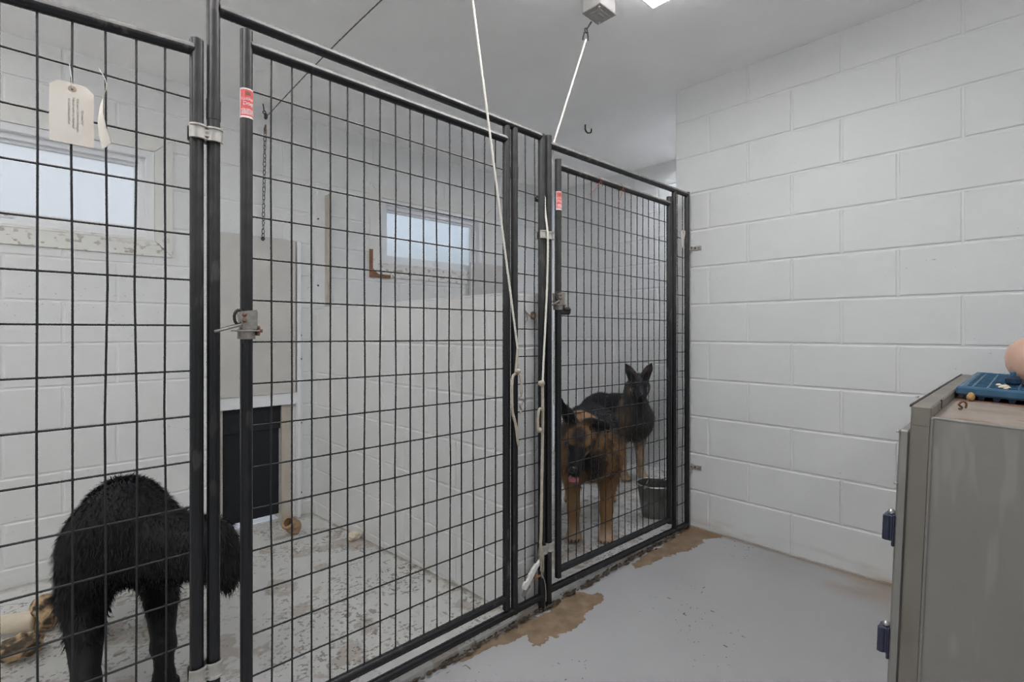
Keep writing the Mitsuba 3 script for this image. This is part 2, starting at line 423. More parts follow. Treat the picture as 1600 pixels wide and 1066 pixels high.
kf = trimesh.Trimesh(*[np.array(a) for a in (
    [(XL - 0.1, F - 0.004, -0.05), (K2 + 0.1, F - 0.004, -0.05), (K2 + 0.1, F + 0.004, kz(F)), (XL - 0.1, F + 0.004, kz(F)), (K2 + 0.1, YB + 0.049, kz(YB + 0.049)), (XL - 0.1, YB + 0.049, kz(YB + 0.049)),
     (K2 + 0.1, YB + 0.049, -0.3), (XL - 0.1, YB + 0.049, -0.3)],
    [(0, 1, 2), (0, 2, 3), (3, 2, 4), (3, 4, 5), (5, 4, 6), (5, 6, 7), (7, 6, 1), (7, 1, 0), (0, 3, 5), (0, 5, 7), (1, 6, 4), (1, 4, 2)])], process=False)
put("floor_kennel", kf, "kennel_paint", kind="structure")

# ------------------------------------------------------------------ windows
for i, (a, b_, c, d) in enumerate(WIN):
    w = f"window_{i + 1}"
    y0 = YB + 0.075                     # the pane stands back in the wall
    # the frame of the sash
    def ring(x0, z0, x1, z1, t, ya, yb):
        p = sbox(x0, z0, x1, z1).difference(sbox(x0 + t, z0 + t, x1 - t, z1 - t))
        m = trimesh.creation.extrude_polygon(p, yb - ya)
        m.apply_transform(frame_matrix((0, yb, 0), (1, 0, 0), (0, 0, 1), (0, -1, 0)))
        return m
    labels[w] = {"kind": "structure", "label": ["left kennel window with frosted pane and flaking white casing", "right kennel window with rusty corner on its casing"][i]}
    put("frame", ring(a, b_, c, d, 0.035, YB - 0.002, YB + 0.10), "white_paint", w)
    put("sash", ring(a + 0.03, b_ + 0.03, c - 0.03, d - 0.03, 0.032, YB + 0.03, YB + 0.09), "white_paint", w)
    put("sash", ring(a + 0.045, b_ + 0.045, c - 0.045, d - 0.045, 0.032, YB + 0.055, YB + 0.085), "white_paint", w)
    pane = trimesh.Trimesh([(a + 0.07, y0, b_ + 0.07), (c - 0.07, y0, b_ + 0.07), (c - 0.07, y0, d - 0.07), (a + 0.07, y0, d - 0.07)], [(0, 1, 2), (0, 2, 3)], process=False)
    put("pane", pane, "window_glass", w, label="frosted pane")
    # mitred casing boards on the wall face
    e, h = (0.082, 0.092)[i], 0.012
    O = [(a - e, b_ - e), (c + e, b_ - e), (c + e, d + e), (a - e, d + e)]
    I = [(a, b_), (c, b_), (c, d), (a, d)]
    for s in range(4):
        g = 0.0012
        q = Polygon([O[s], O[(s + 1) % 4], I[(s + 1) % 4], I[s]]).buffer(-g)
        m = trimesh.creation.extrude_polygon(q, h + 0.003)
        m.apply_transform(frame_matrix((0, YB + 0.003, 0), (1, 0, 0), (0, 0, 1), (0, -1, 0)))
        put("casing", m, "trim_paint", w)
    # worn sloping sill and latch
    sill = trimesh.convex.convex_hull(np.array([(x, y, z) for x in (a, c) for y, z in ((YB - 0.016, b_ - 0.004), (YB - 0.016, b_ + 0.008), (YB + 0.06, b_ + 0.036), (YB + 0.06, b_ - 0.004))]))
    put("sill", sill, "trim_paint", w, label="worn sloping sill")
    lx = (a + c) / 2 + (0.02 if i else -0.08)
    put("latch", cat(rbox(0.05, 0.02, 0.012, 0.003, (lx, YB + 0.02, b_ + 0.045)), rbox(0.014, 0.03, 0.014, 0.003, (lx, YB + 0.012, b_ + 0.056))), "white_paint", w)
    if i == 1:
        x0, z0 = a - e, b_ - e
        rust = cat(box(x0 - 0.004, x0 + 0.02, YB - 0.0165, YB - 0.009, z0 - 0.004, z0 + 0.19), box(x0 - 0.004, x0 + 0.16, YB - 0.0165, YB - 0.009, z0 - 0.004, z0 + 0.02),
                   trimesh.convex.convex_hull(np.array([(x, y, z) for y in (YB - 0.0165, YB - 0.009) for x, z in ((x0, z0), (x0 + 0.085, z0), (x0 + 0.05, z0 + 0.028), (x0, z0 + 0.075))])))
        put("rust", rust, "rust_stain", w, label="rusty corner")

# outside: lawn and a hedge of shrubs, seen only as a blur through the frosted panes
put("path", box(-4, 6, YB + 0.05, YB + 3.5, -0.4, kz(YB + 0.05)), "white_paint", kind="structure")  # white pad added to bounce daylight under the dog door flap
put("lawn", box(-20, 20, YB + 3.5, 40, -0.5, -0.3), "grass_outside", kind="structure")

# ------------------------------------------------------------------ dog doors with their guillotine panels
def dog_door(x0, x1, label, seen):
    k = thing("dog_door", label, "dog door")
    put("flap", rbox(x1 - x0 - 0.075, 0.008, 0.64, 0.002, ((x0 + x1) / 2 - 0.026, YB + 0.035, 0.267)), "rubber", k, label="black rubber flap")
    put("flap", rbox(x1 - x0 - 0.06, 0.008, 0.16, 0.002, ((x0 + x1) / 2 - 0.024, YB + 0.022, 0.555)), "rubber", k, label="upper black rubber strip")
    put("jamb", box(x1 - 0.058, x1 - 0.002, YB - 0.003, YB + 0.16, kz(YB) - 0.01, 0.62), "tan_jamb", k, label="dirty tan jamb")
    put("jamb", box(x0 + 0.002, x0 + 0.02, YB - 0.003, YB + 0.16, kz(YB) - 0.01, 0.62), "tan_jamb", k)
    put("lintel", rbox(x1 - x0 + 0.06, 0.03, 0.075, 0.003, ((x0 + x1) / 2 - 0.005, YB - 0.012, 0.66)), "white_paint", k)
    put("panel", rbox(x1 - x0 + 0.05, 0.012, 0.942, 0.002, ((x0 + x1) / 2 - 0.012, YB - 0.032, 1.166)), "door_panel", k, label="grey guillotine panel raised above the opening")
    for x in (x0 - 0.03, x1 + 0.047):
        put("rail", cat(rbox(0.046, 0.008, 1.0, 0.002, (x, YB - 0.008, 0.42)), rbox(0.022, 0.036, 1.72, 0.002, (x - math.copysign(0.014, x - x0 - 0.1), YB - 0.026, 0.776))), "white_paint", k, label="white guide rail")
    for z in (0.06, 0.5, 0.9, 1.05):
        put("screw", ball(0.006, (x1 + 0.056, YB - 0.013, z), 1), "dark_iron", k)
    return k


dog_door(0.775, 1.178, "grey panel dog door with black rubber flap left of the low divider wall", True)
dog_door(2.62, 3.02, "dog door hidden low in the back wall of the right kennel", False)
# angle iron standing on the wall above the divider
x0, x1 = 1.318, 1.392
k = thing("angle_bracket", "long white angle bracket screwed upright to the back wall beside the right window", "bracket")
put("flange", rbox(x1 - x0, 0.006, 0.72, 0.001, ((x0 + x1) / 2, YB - 0.006, 1.597)), "white_paint", k)
put("leg", rbox(0.006, 0.065, 0.72, 0.001, (x1, YB - 0.036, 1.60)), "tan_jamb", k, label="tan underside leg")
for z in (1.37, 1.80):
    put("screw", ball(0.006, (x0 + 0.025, YB - 0.010, z), 1), "dark_iron", k)

# ------------------------------------------------------------------ the steel fence
RT, RW = 0.0137, 0.0022


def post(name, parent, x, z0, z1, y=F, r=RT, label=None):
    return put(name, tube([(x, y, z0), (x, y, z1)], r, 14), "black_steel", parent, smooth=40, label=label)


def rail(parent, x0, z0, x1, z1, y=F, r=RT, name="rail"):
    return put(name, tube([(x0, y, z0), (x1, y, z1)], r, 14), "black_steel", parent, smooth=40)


def mesh_wires(parent, xs, zs, x0, x1, zbot, ztop, y=F, seed=0):
    rng = np.random.default_rng(seed)
    for x in xs:
        zt, zb = ztop(x), zbot(x)
        z = np.linspace(zb, zt, 7)
        dx = np.r_[0, rng.normal(0, 0.0011, 5), 0]
        dy = np.r_[0, rng.normal(0, 0.0012, 5), 0]
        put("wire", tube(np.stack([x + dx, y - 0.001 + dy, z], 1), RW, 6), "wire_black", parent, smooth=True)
    for zl, zr in zs:
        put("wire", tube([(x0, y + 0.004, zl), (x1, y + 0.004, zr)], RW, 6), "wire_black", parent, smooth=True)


def lin(x0, z0, x1, z1):
    return lambda x: z0 + (z1 - z0) * (x - x0) / (x1 - x0)


def label_sleeve(parent, x, z0, z1, turn):
    """red printed label wrapped round the post: LUCKY DOG in white"""
    def band(a0, a1, za, zb, r, m=16):
        t = np.linspace(a0, a1, m)
        v = np.vstack([np.stack([x + r * np.sin(t), F - r * np.cos(t), t * 0 + z], 1) for z in (za, zb)])
        i = np.arange(m - 1)
        f = np.vstack([np.stack([i, i + 1, i + 1 + m], 1), np.stack([i, i + 1 + m, i + m], 1)])
        return trimesh.Trimesh(v, f, process=False)
    h = z1 - z0
    k = put("label", band(-1.5, 1.9, z0, z1, RT + 0.0006), "label_red", parent, label="red and white printed label")
    put("print", cat(band(-1.5, -1.28, z0, z1, RT + 0.0009), band(-1.5, 1.9, z0, z0 + 0.07 * h, RT + 0.0009), band(-1.5, 1.9, z1 - 0.05 * h, z1, RT + 0.0009),
                     *[band(-1.1, 1.7, z0 + q * h, z0 + (q + 0.022) * h, RT + 0.0009) for q in (0.12, 0.16, 0.20, 0.24, 0.28)]), "label_white", k)

    def words(txt, hh, zc, a0):
        m = meshkit.text_mesh(txt, hh, 0.0003, bold=True)
        w = m.bounds[1][0]
        v = np.array(m.vertices)
        r = RT + 0.0010 + v[:, 2]
        t = a0 + (v[:, 0] - w / 2) / RT
        m.vertices = np.stack([x + r * np.sin(t), F - r * np.cos(t), zc + v[:, 1]], 1)
        return m
    put("lettering", cat(words("Lucky", 0.0066, z0 + 0.60 * h, turn), words("Dog", 0.0082, z0 + 0.43 * h, turn + 0.1)), "label_white", k)
    put("emblem", band(turn - 0.3, turn + 0.5, z0 + 0.76 * h, z0 + 0.88 * h, RT + 0.0009), "rust_stain", k)


ROW = [1.600 - 0.1024 * i for i in range(16)]
# the panel at the left edge
k = thing("kennel_fence", "black steel mesh fence panel at the left edge, two paper tags tied to it", "fence")
top = lin(0.012, 1.696, 0.264, 1.711)
post("post", k, 0.273, 0.03, 1.735)
post("post", k, -0.86, 0.03, 1.70)
rail(k, -0.86, top(-0.86), 0.266, top(0.266))
rail(k, -0.86, 0.10, 0.273, 0.10)
mesh_wires(k, [0.0105 + 0.0507 * i for i in range(-16, 5)], [(z, z) for z in ROW if z > 0.12], -0.86, 0.262, lambda x: 0.10, top, seed=1)
# the first frame
k = thing("kennel_fence", "black steel surround of the large gate with the tallest post and a narrow mesh strip", "fence")
h1, b1 = lin(0.322, 1.821, 1.418, 1.823), lin(0.746, 0.060, 1.40, 0.054)
post("post", k, 0.3065, 0.0, 2.10, label="tallest post, running up past the header")
post("post", k, 1.2755, 0.045, 1.815)
post("post", k, 1.422, 0.0, 1.833)
rail(k, 0.318, h1(0.318), 1.414, h1(1.414))
rail(k, 0.3065, b1(0.3065), 1.422, b1(1.422))
put("collar", tube([(0.3065, F, 1.562), (0.3065, F, 1.608)], RT + 0.0012, 14), "black_steel", k, smooth=40)
put("collar", tube([(1.2755, F, 1.632), (1.2755, F, 1.675)], RT + 0.0010, 14), "black_steel", k, smooth=40)
mesh_wires(k, [1.331, 1.382], [(z - 0.004, z - 0.006) for z in ROW if z > 0.08], 1.279, 1.414, b1, h1, seed=2)
# the large gate
k = thing("kennel_gate", "large black steel mesh gate in front, with a red label on its left post", "gate")
g1, gb1 = lin(0.391, 1.764, 1.226, 1.764), lin(0.619, 0.120, 1.217, 0.115)
post("post", k, 0.3765, 0.06, 1.798)
post("post", k, 1.236, 0.075, 1.812)
rail(k, 0.385, g1(0.385), 1.232, g1(1.232))
rail(k, 0.3765, gb1(0.3765), 1.236, gb1(1.236))
mesh_wires(k, [0.4335 + 0.0499 * i for i in range(16)], [(1.659 - 0.1017 * i, 1.655 - 0.1020 * i) for i in range(15)], 0.389, 1.228, gb1, g1, seed=3)
label_sleeve(k, 0.3765, 1.584, 1.655, -0.12)
# the second frame
k = thing("kennel_fence", "black steel surround of the smaller gate, its end post against the white block wall", "fence")
h2, b2 = lin(1.492, 1.805, 2.606, 1.823), lin(1.492, 0.062, 2.606, 0.020)
post("post", k, 1.4605, 0.0, 1.838)
post("post", k, 2.452, 0.03, 1.812, r=0.0125)
post("post", k, 2.594, 0.0, 1.835)
rail(k, 1.462, h2(1.462), 2.594, h2(2.594))
rail(k, 1.4605, b2(1.4605), 2.594, b2(2.594))
mesh_wires(k, [2.485, 2.541], [(z - 0.022, z - 0.024) for z in ROW if z > 0.1], 2.455, 2.59, b2, h2, seed=4)
# the smaller gate
k = thing("kennel_gate", "smaller black steel mesh gate in front of the two shepherds, red twine on top", "gate")
g2, gb2 = lin(1.543, 1.733, 2.383, 1.738), lin(1.551, 0.122, 2.397, 0.095)
post("post", k, 1.5195, 0.095, 1.760)
post("post", k, 2.400, 0.075, 1.775)
rail(k, 1.523, g2(1.523), 2.396, g2(2.396))
rail(k, 1.5195, gb2(1.5195), 2.400, gb2(2.400))
mesh_wires(k, [1.581 + 0.0513 * i for i in range(16)], [(1.638 - 0.1002 * i, 1.640 - 0.1020 * i) for i in range(15)], 1.531, 2.391, gb2, g2, seed=5)
label_sleeve(k, 1.5195, 1.556, 1.630, -0.62)


# ------------------------------------------------------------------ clamps, latches, wall clips
def clamp(x0, x1, zc, h, label, y=F):
    k = thing("pipe_clamp", label, "clamp", "galvanised clamps on the fence posts")
    xc = (x0 + x1) / 2
    half = (x1 - x0) / 2
    n = 29
    s = np.linspace(-1, 1, n)
    xs = xc + s * (half + RT + 0.003)
    prof = np.maximum(np.sqrt(np.clip(1 - ((xs - x0) / (RT + 0.004)) ** 2, 0, 1)), np.sqrt(np.clip(1 - ((xs - x1) / (RT + 0.004)) ** 2, 0, 1)))
    yy = y - 0.003 - prof * (RT + 0.001)
    for sign, nm in ((1, "strap"), (-1, "strap")):
        Y = yy if sign > 0 else 2 * y - yy
        outer = np.stack([xs, Y - sign * 0.003], 1)
        inner = np.stack([xs, Y], 1)
        p = Polygon(np.vstack([outer, inner[::-1]])).buffer(0)
        m = trimesh.creation.extrude_polygon(p, h - 0.006)
        m.apply_translation((0, 0, zc - h / 2 + 0.003))
        flange = Polygon(np.vstack([np.stack([xs, Y - sign * 0.007], 1), np.stack([xs, Y], 1)[::-1]])).buffer(0)
        e = [trimesh.creation.extrude_polygon(flange, 0.004) for _ in range(2)]
        e[0].apply_translation((0, 0, zc - h / 2))
        e[1].apply_translation((0, 0, zc + h / 2 - 0.004))
        put(nm, cat(m, *e), "galvanised", k, smooth=35)
    put("bolt", tube([(xc, y - 0.017, zc), (xc, y + 0.014, zc)], 0.0042, 10), "worn_zinc", k, smooth=40)
    nut = trimesh.creation.annulus(0.0035, 0.0085, 0.007, sections=6)
    put("nut", move(rot(nut, (1, 0, 0), 90), (xc, y - 0.0135, zc)), "galvanised", k)


clamp(0.273, 0.3065, 1.524, 0.032, "galvanised pipe clamp joining the left panel and the tall post near the top")
clamp(0.273, 0.3065, 0.300, 0.034, "galvanised pipe clamp joining the left panel and the tall post at the bottom edge")
clamp(1.422, 1.4605, 1.446, 0.030, "galvanised pipe clamp high on the paired middle posts behind the rope")
clamp(1.422, 1.4605, 0.238, 0.032, "galvanised pipe clamp low on the paired middle posts by the frayed rope end")

for z, lb in ((1.530, "upper small metal clip fixing the end post to the block wall"), (0.335, "lower small metal clip fixing the end post to the block wall")):
    k = thing("wall_clip", lb, "clip", "clips on the end post")
    put("strap", cat(rbox(0.030, 0.004, 0.024, 0.001, (2.608, F - 0.017, z)), rbox(0.004, 0.055, 0.024, 0.001, (2.6195, F - 0.042, z - 0.002))), "galvanised", k)
    put("screw", ball(0.005, (2.6165, F - 0.056, z - 0.002), 1), "worn_zinc", k)
    put("bolt", cat(ball(0.0045, (2.604, F - 0.020, z), 1), ball(0.0045, (2.6165, F - 0.036, z - 0.002), 1)), "dark_iron", k)


def latch(x, z, label, reach):
    """fork latch clamped to the gate post, dark ring handle, a fork reaching to the frame post"""
    k = thing("gate_latch", label, "latch")
    body = trimesh.convex.convex_hull(np.array([(x + a, F + b_, z + c) for a, b_, c in [(-0.018, -0.020, 0.036), (0.017, -0.020, 0.040), (0.020, -0.017, 0.034), (0.020, -0.017, 0.0), (-0.020, -0.02, 0.03), (-0.012, -0.02, -0.006), (0.018, -0.02, -0.006),
                                                                              (-0.018, 0.016, 0.036), (0.018, 0.016, 0.038), (-0.012, 0.016, -0.006), (0.018, 0.016, -0.006)]]))
    put("body", body, "worn_zinc", k)
    put("collar", cat(tube([(x, F, z - 0.030), (x, F, z - 0.006)], RT + 0.006, 16), rbox(0.052, 0.046, 0.004, 0.001, (x - 0.002, F, z - 0.010))), "worn_zinc", k, smooth=40)
    for q in (0.028, 0.014):
        put("rivet", ball(0.005, (x - 0.010, F - 0.022, z + q), 1), "rusty_steel", k)
    ringp = [(x - 0.020 + 0.012 * math.cos(t) * 0.8, F - 0.012, z + 0.022 + 0.017 * math.sin(t)) for t in np.linspace(0, 2 * PI, 18, endpoint=False)]
    put("ring_handle", tube(ringp, 0.0034, 8, closed=True), "dark_iron", k, smooth=True)
    s = math.copysign(1, reach)
    for dy in (-0.016, 0.016):
        put("fork", tube([(x - 0.012 * -s if s > 0 else x - 0.012, F + dy, z + 0.006), (x + reach * 0.6, F + dy * 1.1, z - 0.004), (x + reach, F + dy * 1.1, z - 0.012)], 0.0032, 8), "worn_zinc", k, smooth=True)
    put("bolt", cat(tube([(x + 0.022, F - 0.006, z - 0.010), (x + 0.034, F - 0.006, z - 0.010)], 0.0042, 8), rbox(0.007, 0.02, 0.024, 0.002, (x + 0.024, F - 0.004, z - 0.010))), "rusty_steel", k)


latch(0.3765, 1.086, "worn zinc fork latch on the left post of the large gate", -0.072)
latch(1.5195, 1.190, "dark worn fork latch on the left post of the smaller gate", -0.060)
solo("latch_cuff", cat(rbox(0.060, 0.040, 0.030, 0.006, (1.549, F, 1.157)), tube([(1.530, F - 0.024, 1.162), (1.566, F - 0.024, 1.162)], 0.0045, 8)), "dark_iron", "black clamp block with a bright bolt below the latch of the smaller gate", "clamp", smooth=30)

# loose white panel clamp hooked on the narrow mesh strip
k = thing("panel_clamp", "white plastic hook bracket with a rusty bolt hanging low on the narrow mesh strip", "bracket")
yb = F - 0.012
arm = Polygon([(1.303, 0.130), (1.316, 0.124), (1.345, 0.150), (1.372, 0.178), (1.390, 0.196), (1.398, 0.212), (1.388, 0.206), (1.378, 0.196), (1.370, 0.200), (1.362, 0.190), (1.352, 0.186), (1.345, 0.176), (1.336, 0.172),
               (1.332, 0.158), (1.322, 0.150), (1.312, 0.150), (1.304, 0.140)]).buffer(0.001)
m = trimesh.creation.extrude_polygon(arm, 0.010)
m.apply_transform(frame_matrix((0, yb, 0), (1, 0, 0), (0, 0, 1), (0, -1, 0)))
put("arm", m, "plastic_white", k)
put("plate", rot(rbox(0.05, 0.004, 0.022, 0.001, (1.328, yb + 0.004, 0.112)), (0, 1, 0), -40, (1.328, yb, 0.112)), "worn_zinc", k)
put("bolt", cat(ball(0.012, (1.372, yb - 0.003, 0.152), 1), tube([(1.362, yb - 0.006, 0.150), (1.396, yb - 0.006, 0.148)], 0.004, 8)), "rusty_steel", k)

# dried dirt caught along the foot of the fence
rng = np.random.default_rng(11)
bits = []
for i in range(420):
    x = rng.uniform(0.5, 2.58)
    s = rng.uniform(0.002, 0.006) * (1.5 if rng.random() < 0.15 else 1)
    bits.append(ball(s, (x, F + rng.normal(-0.010, 0.007), 0.004 + rng.uniform(0, 0.012)), 0, (rng.uniform(1, 2.5), 1, 0.6)))
k = thing("dirt_line", "dark dried dirt caught along the foot of the steel fence", "dirt")
COUNT["dirt_line"] -= 1
put("dirt_line", cat(*bits), "dirt", kind="stuff")


# ------------------------------------------------------------------ ropes, chains, hooks
def pulley(c):
    k = thing("ceiling_pulley", "small metal pulley on the ceiling above the fence that carries the dog door cord", "pulley")
    x, y, z = c
    put("wheel", lathe([(0.0, -0.005), (0.018, -0.005), (0.014, 0), (0.018, 0.005), (0.0, 0.005)], 20), "worn_zinc", k, world=T(frame_matrix((x, y, z), (0, 0, 1), (0, 1, 0), (-1, 0, 0))))
    put("bracket", cat(rbox(0.004, 0.03, HC - z + 0.012, 0.001, (x - 0.010, y, (HC + z - 0.012) / 2)), rbox(0.004, 0.03, HC - z + 0.012, 0.001, (x + 0.010, y, (HC + z - 0.012) / 2)), rbox(0.05, 0.05, 0.005, 0.001, (x, y, HC - 0.0025))), "worn_zinc", k)


pul = np.array([1.003, 1.280, 2.37])
pulley(pul)
hook = np.array([1.005, YB - 0.045, 2.375])
k = thing("chain_hook", "small dark hook on the ceiling edge at the top of the long chain", "hook")
put("eye", tube([(hook[0] + 0.008 * math.cos(t), hook[1], hook[2] + 0.008 * math.sin(t)) for t in np.linspace(0, 2 * PI, 14, endpoint=False)], 0.003, 6, closed=True), "dark_iron", k, smooth=True)
put("shank", tube([hook + [0, 0, 0.008], (hook[0] - 0.004, hook[1] + 0.01, HC)], 0.0035, 8), "dark_iron", k, smooth=True)
put("pulley", ball(0.016, hook + [0.008, -0.002, -0.022], 1, (0.6, 1, 1.2)), "dark_iron", k, smooth=True)
solo("door_cord", tube(curve([hook + [0.006, 0, -0.03], (hook + pul) / 2 + [0, 0, 0.008], pul + [0.0, 0.0, 0.016]], 30), 0.0028, 6), "dark_cord", "thin dark cord under the ceiling running from the chain hook towards the fence", "cord", smooth=True)


def chain(top, bottom, label, n, key="chain"):
    k = thing(key, label, "chain")
    top, bottom = np.array(top), np.array(bottom)
    L = np.linalg.norm(bottom - top)
    pitch = L / n
    hl, hw, r = pitch * 0.56, 0.0075, 0.0022
    pts = []
    for t in np.linspace(0, PI, 7):
        pts.append((hw * math.cos(t), 0, hl - hw + hw * math.sin(t)))
    for t in np.linspace(PI, 2 * PI, 7):
        pts.append((hw * math.cos(t), 0, -(hl - hw) + hw * math.sin(t)))
    link = mikit.ply(tube(pts, r, 6, closed=True), "chain_metal", True)
    for i in range(n):
        c = top + (bottom - top) * (i + 0.5) / n
        M = T().translate(c.tolist()).rotate([0, 0, 1], 20 + 90 * (i % 2) + 9 * math.sin(i * 2.1))
        put("link", link, None, k, world=M)
    put("end_ring", tube([bottom + [0.007 * math.cos(t), 0, 0.009 * math.sin(t) - 0.006] for t in np.linspace(0, 2 * PI, 12, endpoint=False)], 0.0034, 6, closed=True), "dark_iron", k, smooth=True)
    put("snap", cat(ball(0.008, top + [0, 0, -0.004], 1, (1, 1, 1.8)), ball(0.006, top + [0.002, 0, 0.014], 1, (1, 1, 2))), "rusty_steel", k, smooth=True)


chain((1.010, YB - 0.045, 2.28), (0.998, YB - 0.045, 1.63), "long thin chain hanging beside the left window over the grey dog door panel", 26)
chain((3.405, YB - 0.04, 2.02), (3.405, YB - 0.04, 1.64), "short chain hanging on the back wall, seen through the narrow mesh strip", 16)
k = thing("wall_hook", "small bent hook on the back wall above the short chain", "hook")
p0 = at(838, 313, y=YB)
put("arm", tube(curve([p0 + [0, 0.0, 0], p0 + [-0.01, -0.05, 0.0], p0 + [-0.045, -0.06, 0.012], p0 + [-0.075, -0.06, -0.004], p0 + [-0.085, -0.06, -0.03]], 16), 0.006, 7), "dark_iron", k, smooth=True)
put("plate", rbox(0.05, 0.008, 0.03, 0.002, p0 + [0.0, -0.006, 0]), "dark_iron", k)

# rope one: from the pulley down to the hinge post of the large gate, coiled and knotted there
a, b_ = pul + [0, -0.014, -0.004], np.array([1.272, F - 0.021, at(805, 545, y=F - 0.02)[2]])
k = thing("rope", "pale rope running from the ceiling to the right post of the large gate", "rope")
kn = at(806, 582, y=F - 0.022)
put("line", tube(np.linspace(a, b_, 30), 0.0040, 8), "rope_white", k, smooth=True)
put("tail", tube(np.vstack([b_[None], kn[None]]), 0.0052, 8), "rope_old", k, smooth=True)
loop = [at(808, 583, y=F - 0.024), at(801, 590, y=F - 0.026), at(800, 620, y=F - 0.024), at(801, 645, y=F - 0.022), at(806, 665, y=F - 0.022), at(809, 690, y=F - 0.022), at(810, 698, y=F - 0.022)]
put("coil", tube(curve(loop, 36), np.r_[np.full(30, 0.0052), np.linspace(0.0052, 0.002, 6)] if len(curve(loop, 36)) == 36 else 0.005, 8), "rope_old", k, smooth=True)
loop2 = [at(803, 650, y=F - 0.028), at(806, 668, y=F - 0.030), at(808, 685, y=F - 0.03)]
put("coil", tube(curve(loop2, 12), 0.0040, 8), "rope_old", k, smooth=True)
put("coil", tube(curve([at(808, 580, y=F - 0.030), at(813, 588, y=F - 0.034), at(815, 604, y=F - 0.034), at(814, 616, y=F - 0.032)], 16), 0.0052, 8), "rope_old", k, smooth=True)
put("knot", jitter(ball(0.011, kn + [0.002, -0.006, 0.004], 2, (1.1, 1, 0.9)), 0.002, 90, 3), "rope_old", k, smooth=True)
sn = [at(815, 618, y=F - 0.034), at(811, 623, y=F - 0.036), at(819, 626, y=F - 0.036), at(812, 634, y=F - 0.036), at(815, 641, y=F - 0.036), at(812, 646, y=F - 0.034)]
put("snap_hook", tube(curve(sn, 24), 0.0032, 7), "worn_zinc", k, smooth=True, label="dull metal snap hook")

# rope two: from the ceiling box behind the header rail, through between the paired posts and down
k = thing("rope", "pale rope from the ceiling box hanging down the paired middle posts to a frayed end", "rope")
top_ = np.array([1.634, 1.262, 2.265])
pth = [top_, at(866, 221, y=F + 0.022), at(860, 262, y=F + 0.020), at(853, 300, y=F + 0.010), at(851.3, 322, y=F - 0.004), at(855.5, 362, y=F - 0.024), at(856, 382, y=F - 0.026), at(855, 440, y=F - 0.024), at(852.5, 500, y=F - 0.024), at(849.5, 560, y=F - 0.024), at(848, 597, y=F - 0.024)]
line = np.vstack([np.linspace(pth[0], pth[1], 16)[:-1], curve(pth[1:], 60)])
put("line", tube(line, 0.0042, 8), "rope_white", k, smooth=True)
low = [at(847.5, 598, y=F - 0.024), at(848, 640, y=F - 0.024), at(847.5, 700, y=F - 0.024), at(846.5, 760, y=F - 0.024), at(845.5, 830, y=F - 0.024), at(844.5, 850, y=F - 0.024)]
put("line", tube(curve(low, 40), 0.0058, 8), "rope_old", k, smooth=True)
put("knot", jitter(ball(0.012, at(846, 599, y=F - 0.028), 2, (1.2, 1, 1)), 0.002, 90, 5), "rope_old", k, smooth=True)
bight = [at(847, 640, y=F - 0.028), at(842.5, 640, y=F - 0.03), at(840.5, 655, y=F - 0.03), at(841, 672, y=F - 0.03), at(845, 670, y=F - 0.03)]
put("loop", tube(curve(bight, 30), 0.0052, 8), "rope_old", k, smooth=True)
put("knot", jitter(ball(0.010, at(843, 672, y=F - 0.03), 2), 0.002, 90, 6), "rope_old", k, smooth=True)
rng = np.random.default_rng(4)
fr = []
for i in range(22):
    s, e = at(845 + rng.normal(0, 0.5), 850, y=F - 0.024), at(847 + rng.normal(0, 1.8), 892 + rng.normal(0, 7), y=F - 0.024 + rng.normal(0, 0.006))
    m_ = (s + e) / 2 + [rng.normal(0, 0.004), rng.normal(0, 0.004), 0]
    fr.append(tube(curve([s, m_, e], 6), np.linspace(0.0026, 0.0008, len(curve([s, m_, e], 6))), 5))
fr.append(tube(curve([at(846, 880, y=F - 0.024), at(846.5, 898, y=F - 0.026), at(851, 908, y=F - 0.022), at(853, 925, y=F - 0.024), at(853, 940, y=F - 0.024)], 16), 0.0013, 5))
put("frayed_end", cat(*fr), "rope_old", k, smooth=True, label="frayed rope end")
k = thing("snap_hook", "dark swivel snap under the ceiling box holding the second rope", "snap hook")
sx, sy, sz = 1.634, 1.262, 2.30
put("swivel", tube([(sx + 0.0085 * math.cos(t), sy, sz + 0.0085 * math.sin(t)) for t in np.linspace(0, 2 * PI, 14, endpoint=False)], 0.0028, 6, closed=True), "dark_iron", k, smooth=True)
put("shank", tube([(sx + 0.006, sy + 0.0, sz + 0.008), (sx + 0.02, sy - 0.012, sz + 0.040)], 0.0032, 7), "dark_iron", k, smooth=True)
for s in (-1, 1):
    put("arm", tube([(sx + s * 0.006, sy - s * 0.004, sz - 0.008), (sx - 0.004 + s * 0.010, sy - s * 0.006, sz - 0.040)], 0.0030, 7), "dark_iron", k, smooth=True)
k = thing("ceiling_box", "grey square electrical box with a metal cover on the ceiling above the ropes", "electrical box")
put("body", rbox(0.104, 0.088, 0.062, 0.003, (1.664, 1.219, HC - 0.031)), "box_grey", k)
put("cover", cat(rbox(0.108, 0.092, 0.004, 0.001, (1.664, 1.219, HC - 0.064)), rbox(0.07, 0.056, 0.004, 0.0015, (1.664, 1.219, HC - 0.068)), rbox(0.04, 0.03, 0.004, 0.0015, (1.668, 1.222, HC - 0.071))), "cover_metal", k)
for s in (-1, 1):
    put("screw", ball(0.005, (1.664 + s * 0.042, 1.219 + s * 0.03, HC - 0.067), 1), "bright_steel", k)
k = thing("ceiling_hook", "single small dark cup hook screwed into the ceiling of the right kennel", "hook")
c = np.array([2.62, 2.03, HC])
put("hook", tube(curve([c, c + [0, 0, -0.03], c + [0.012, -0.008, -0.05], c + [0.034, -0.02, -0.045], c + [0.036, -0.022, -0.022]], 20), 0.0045, 7), "dark_iron", k, smooth=True)
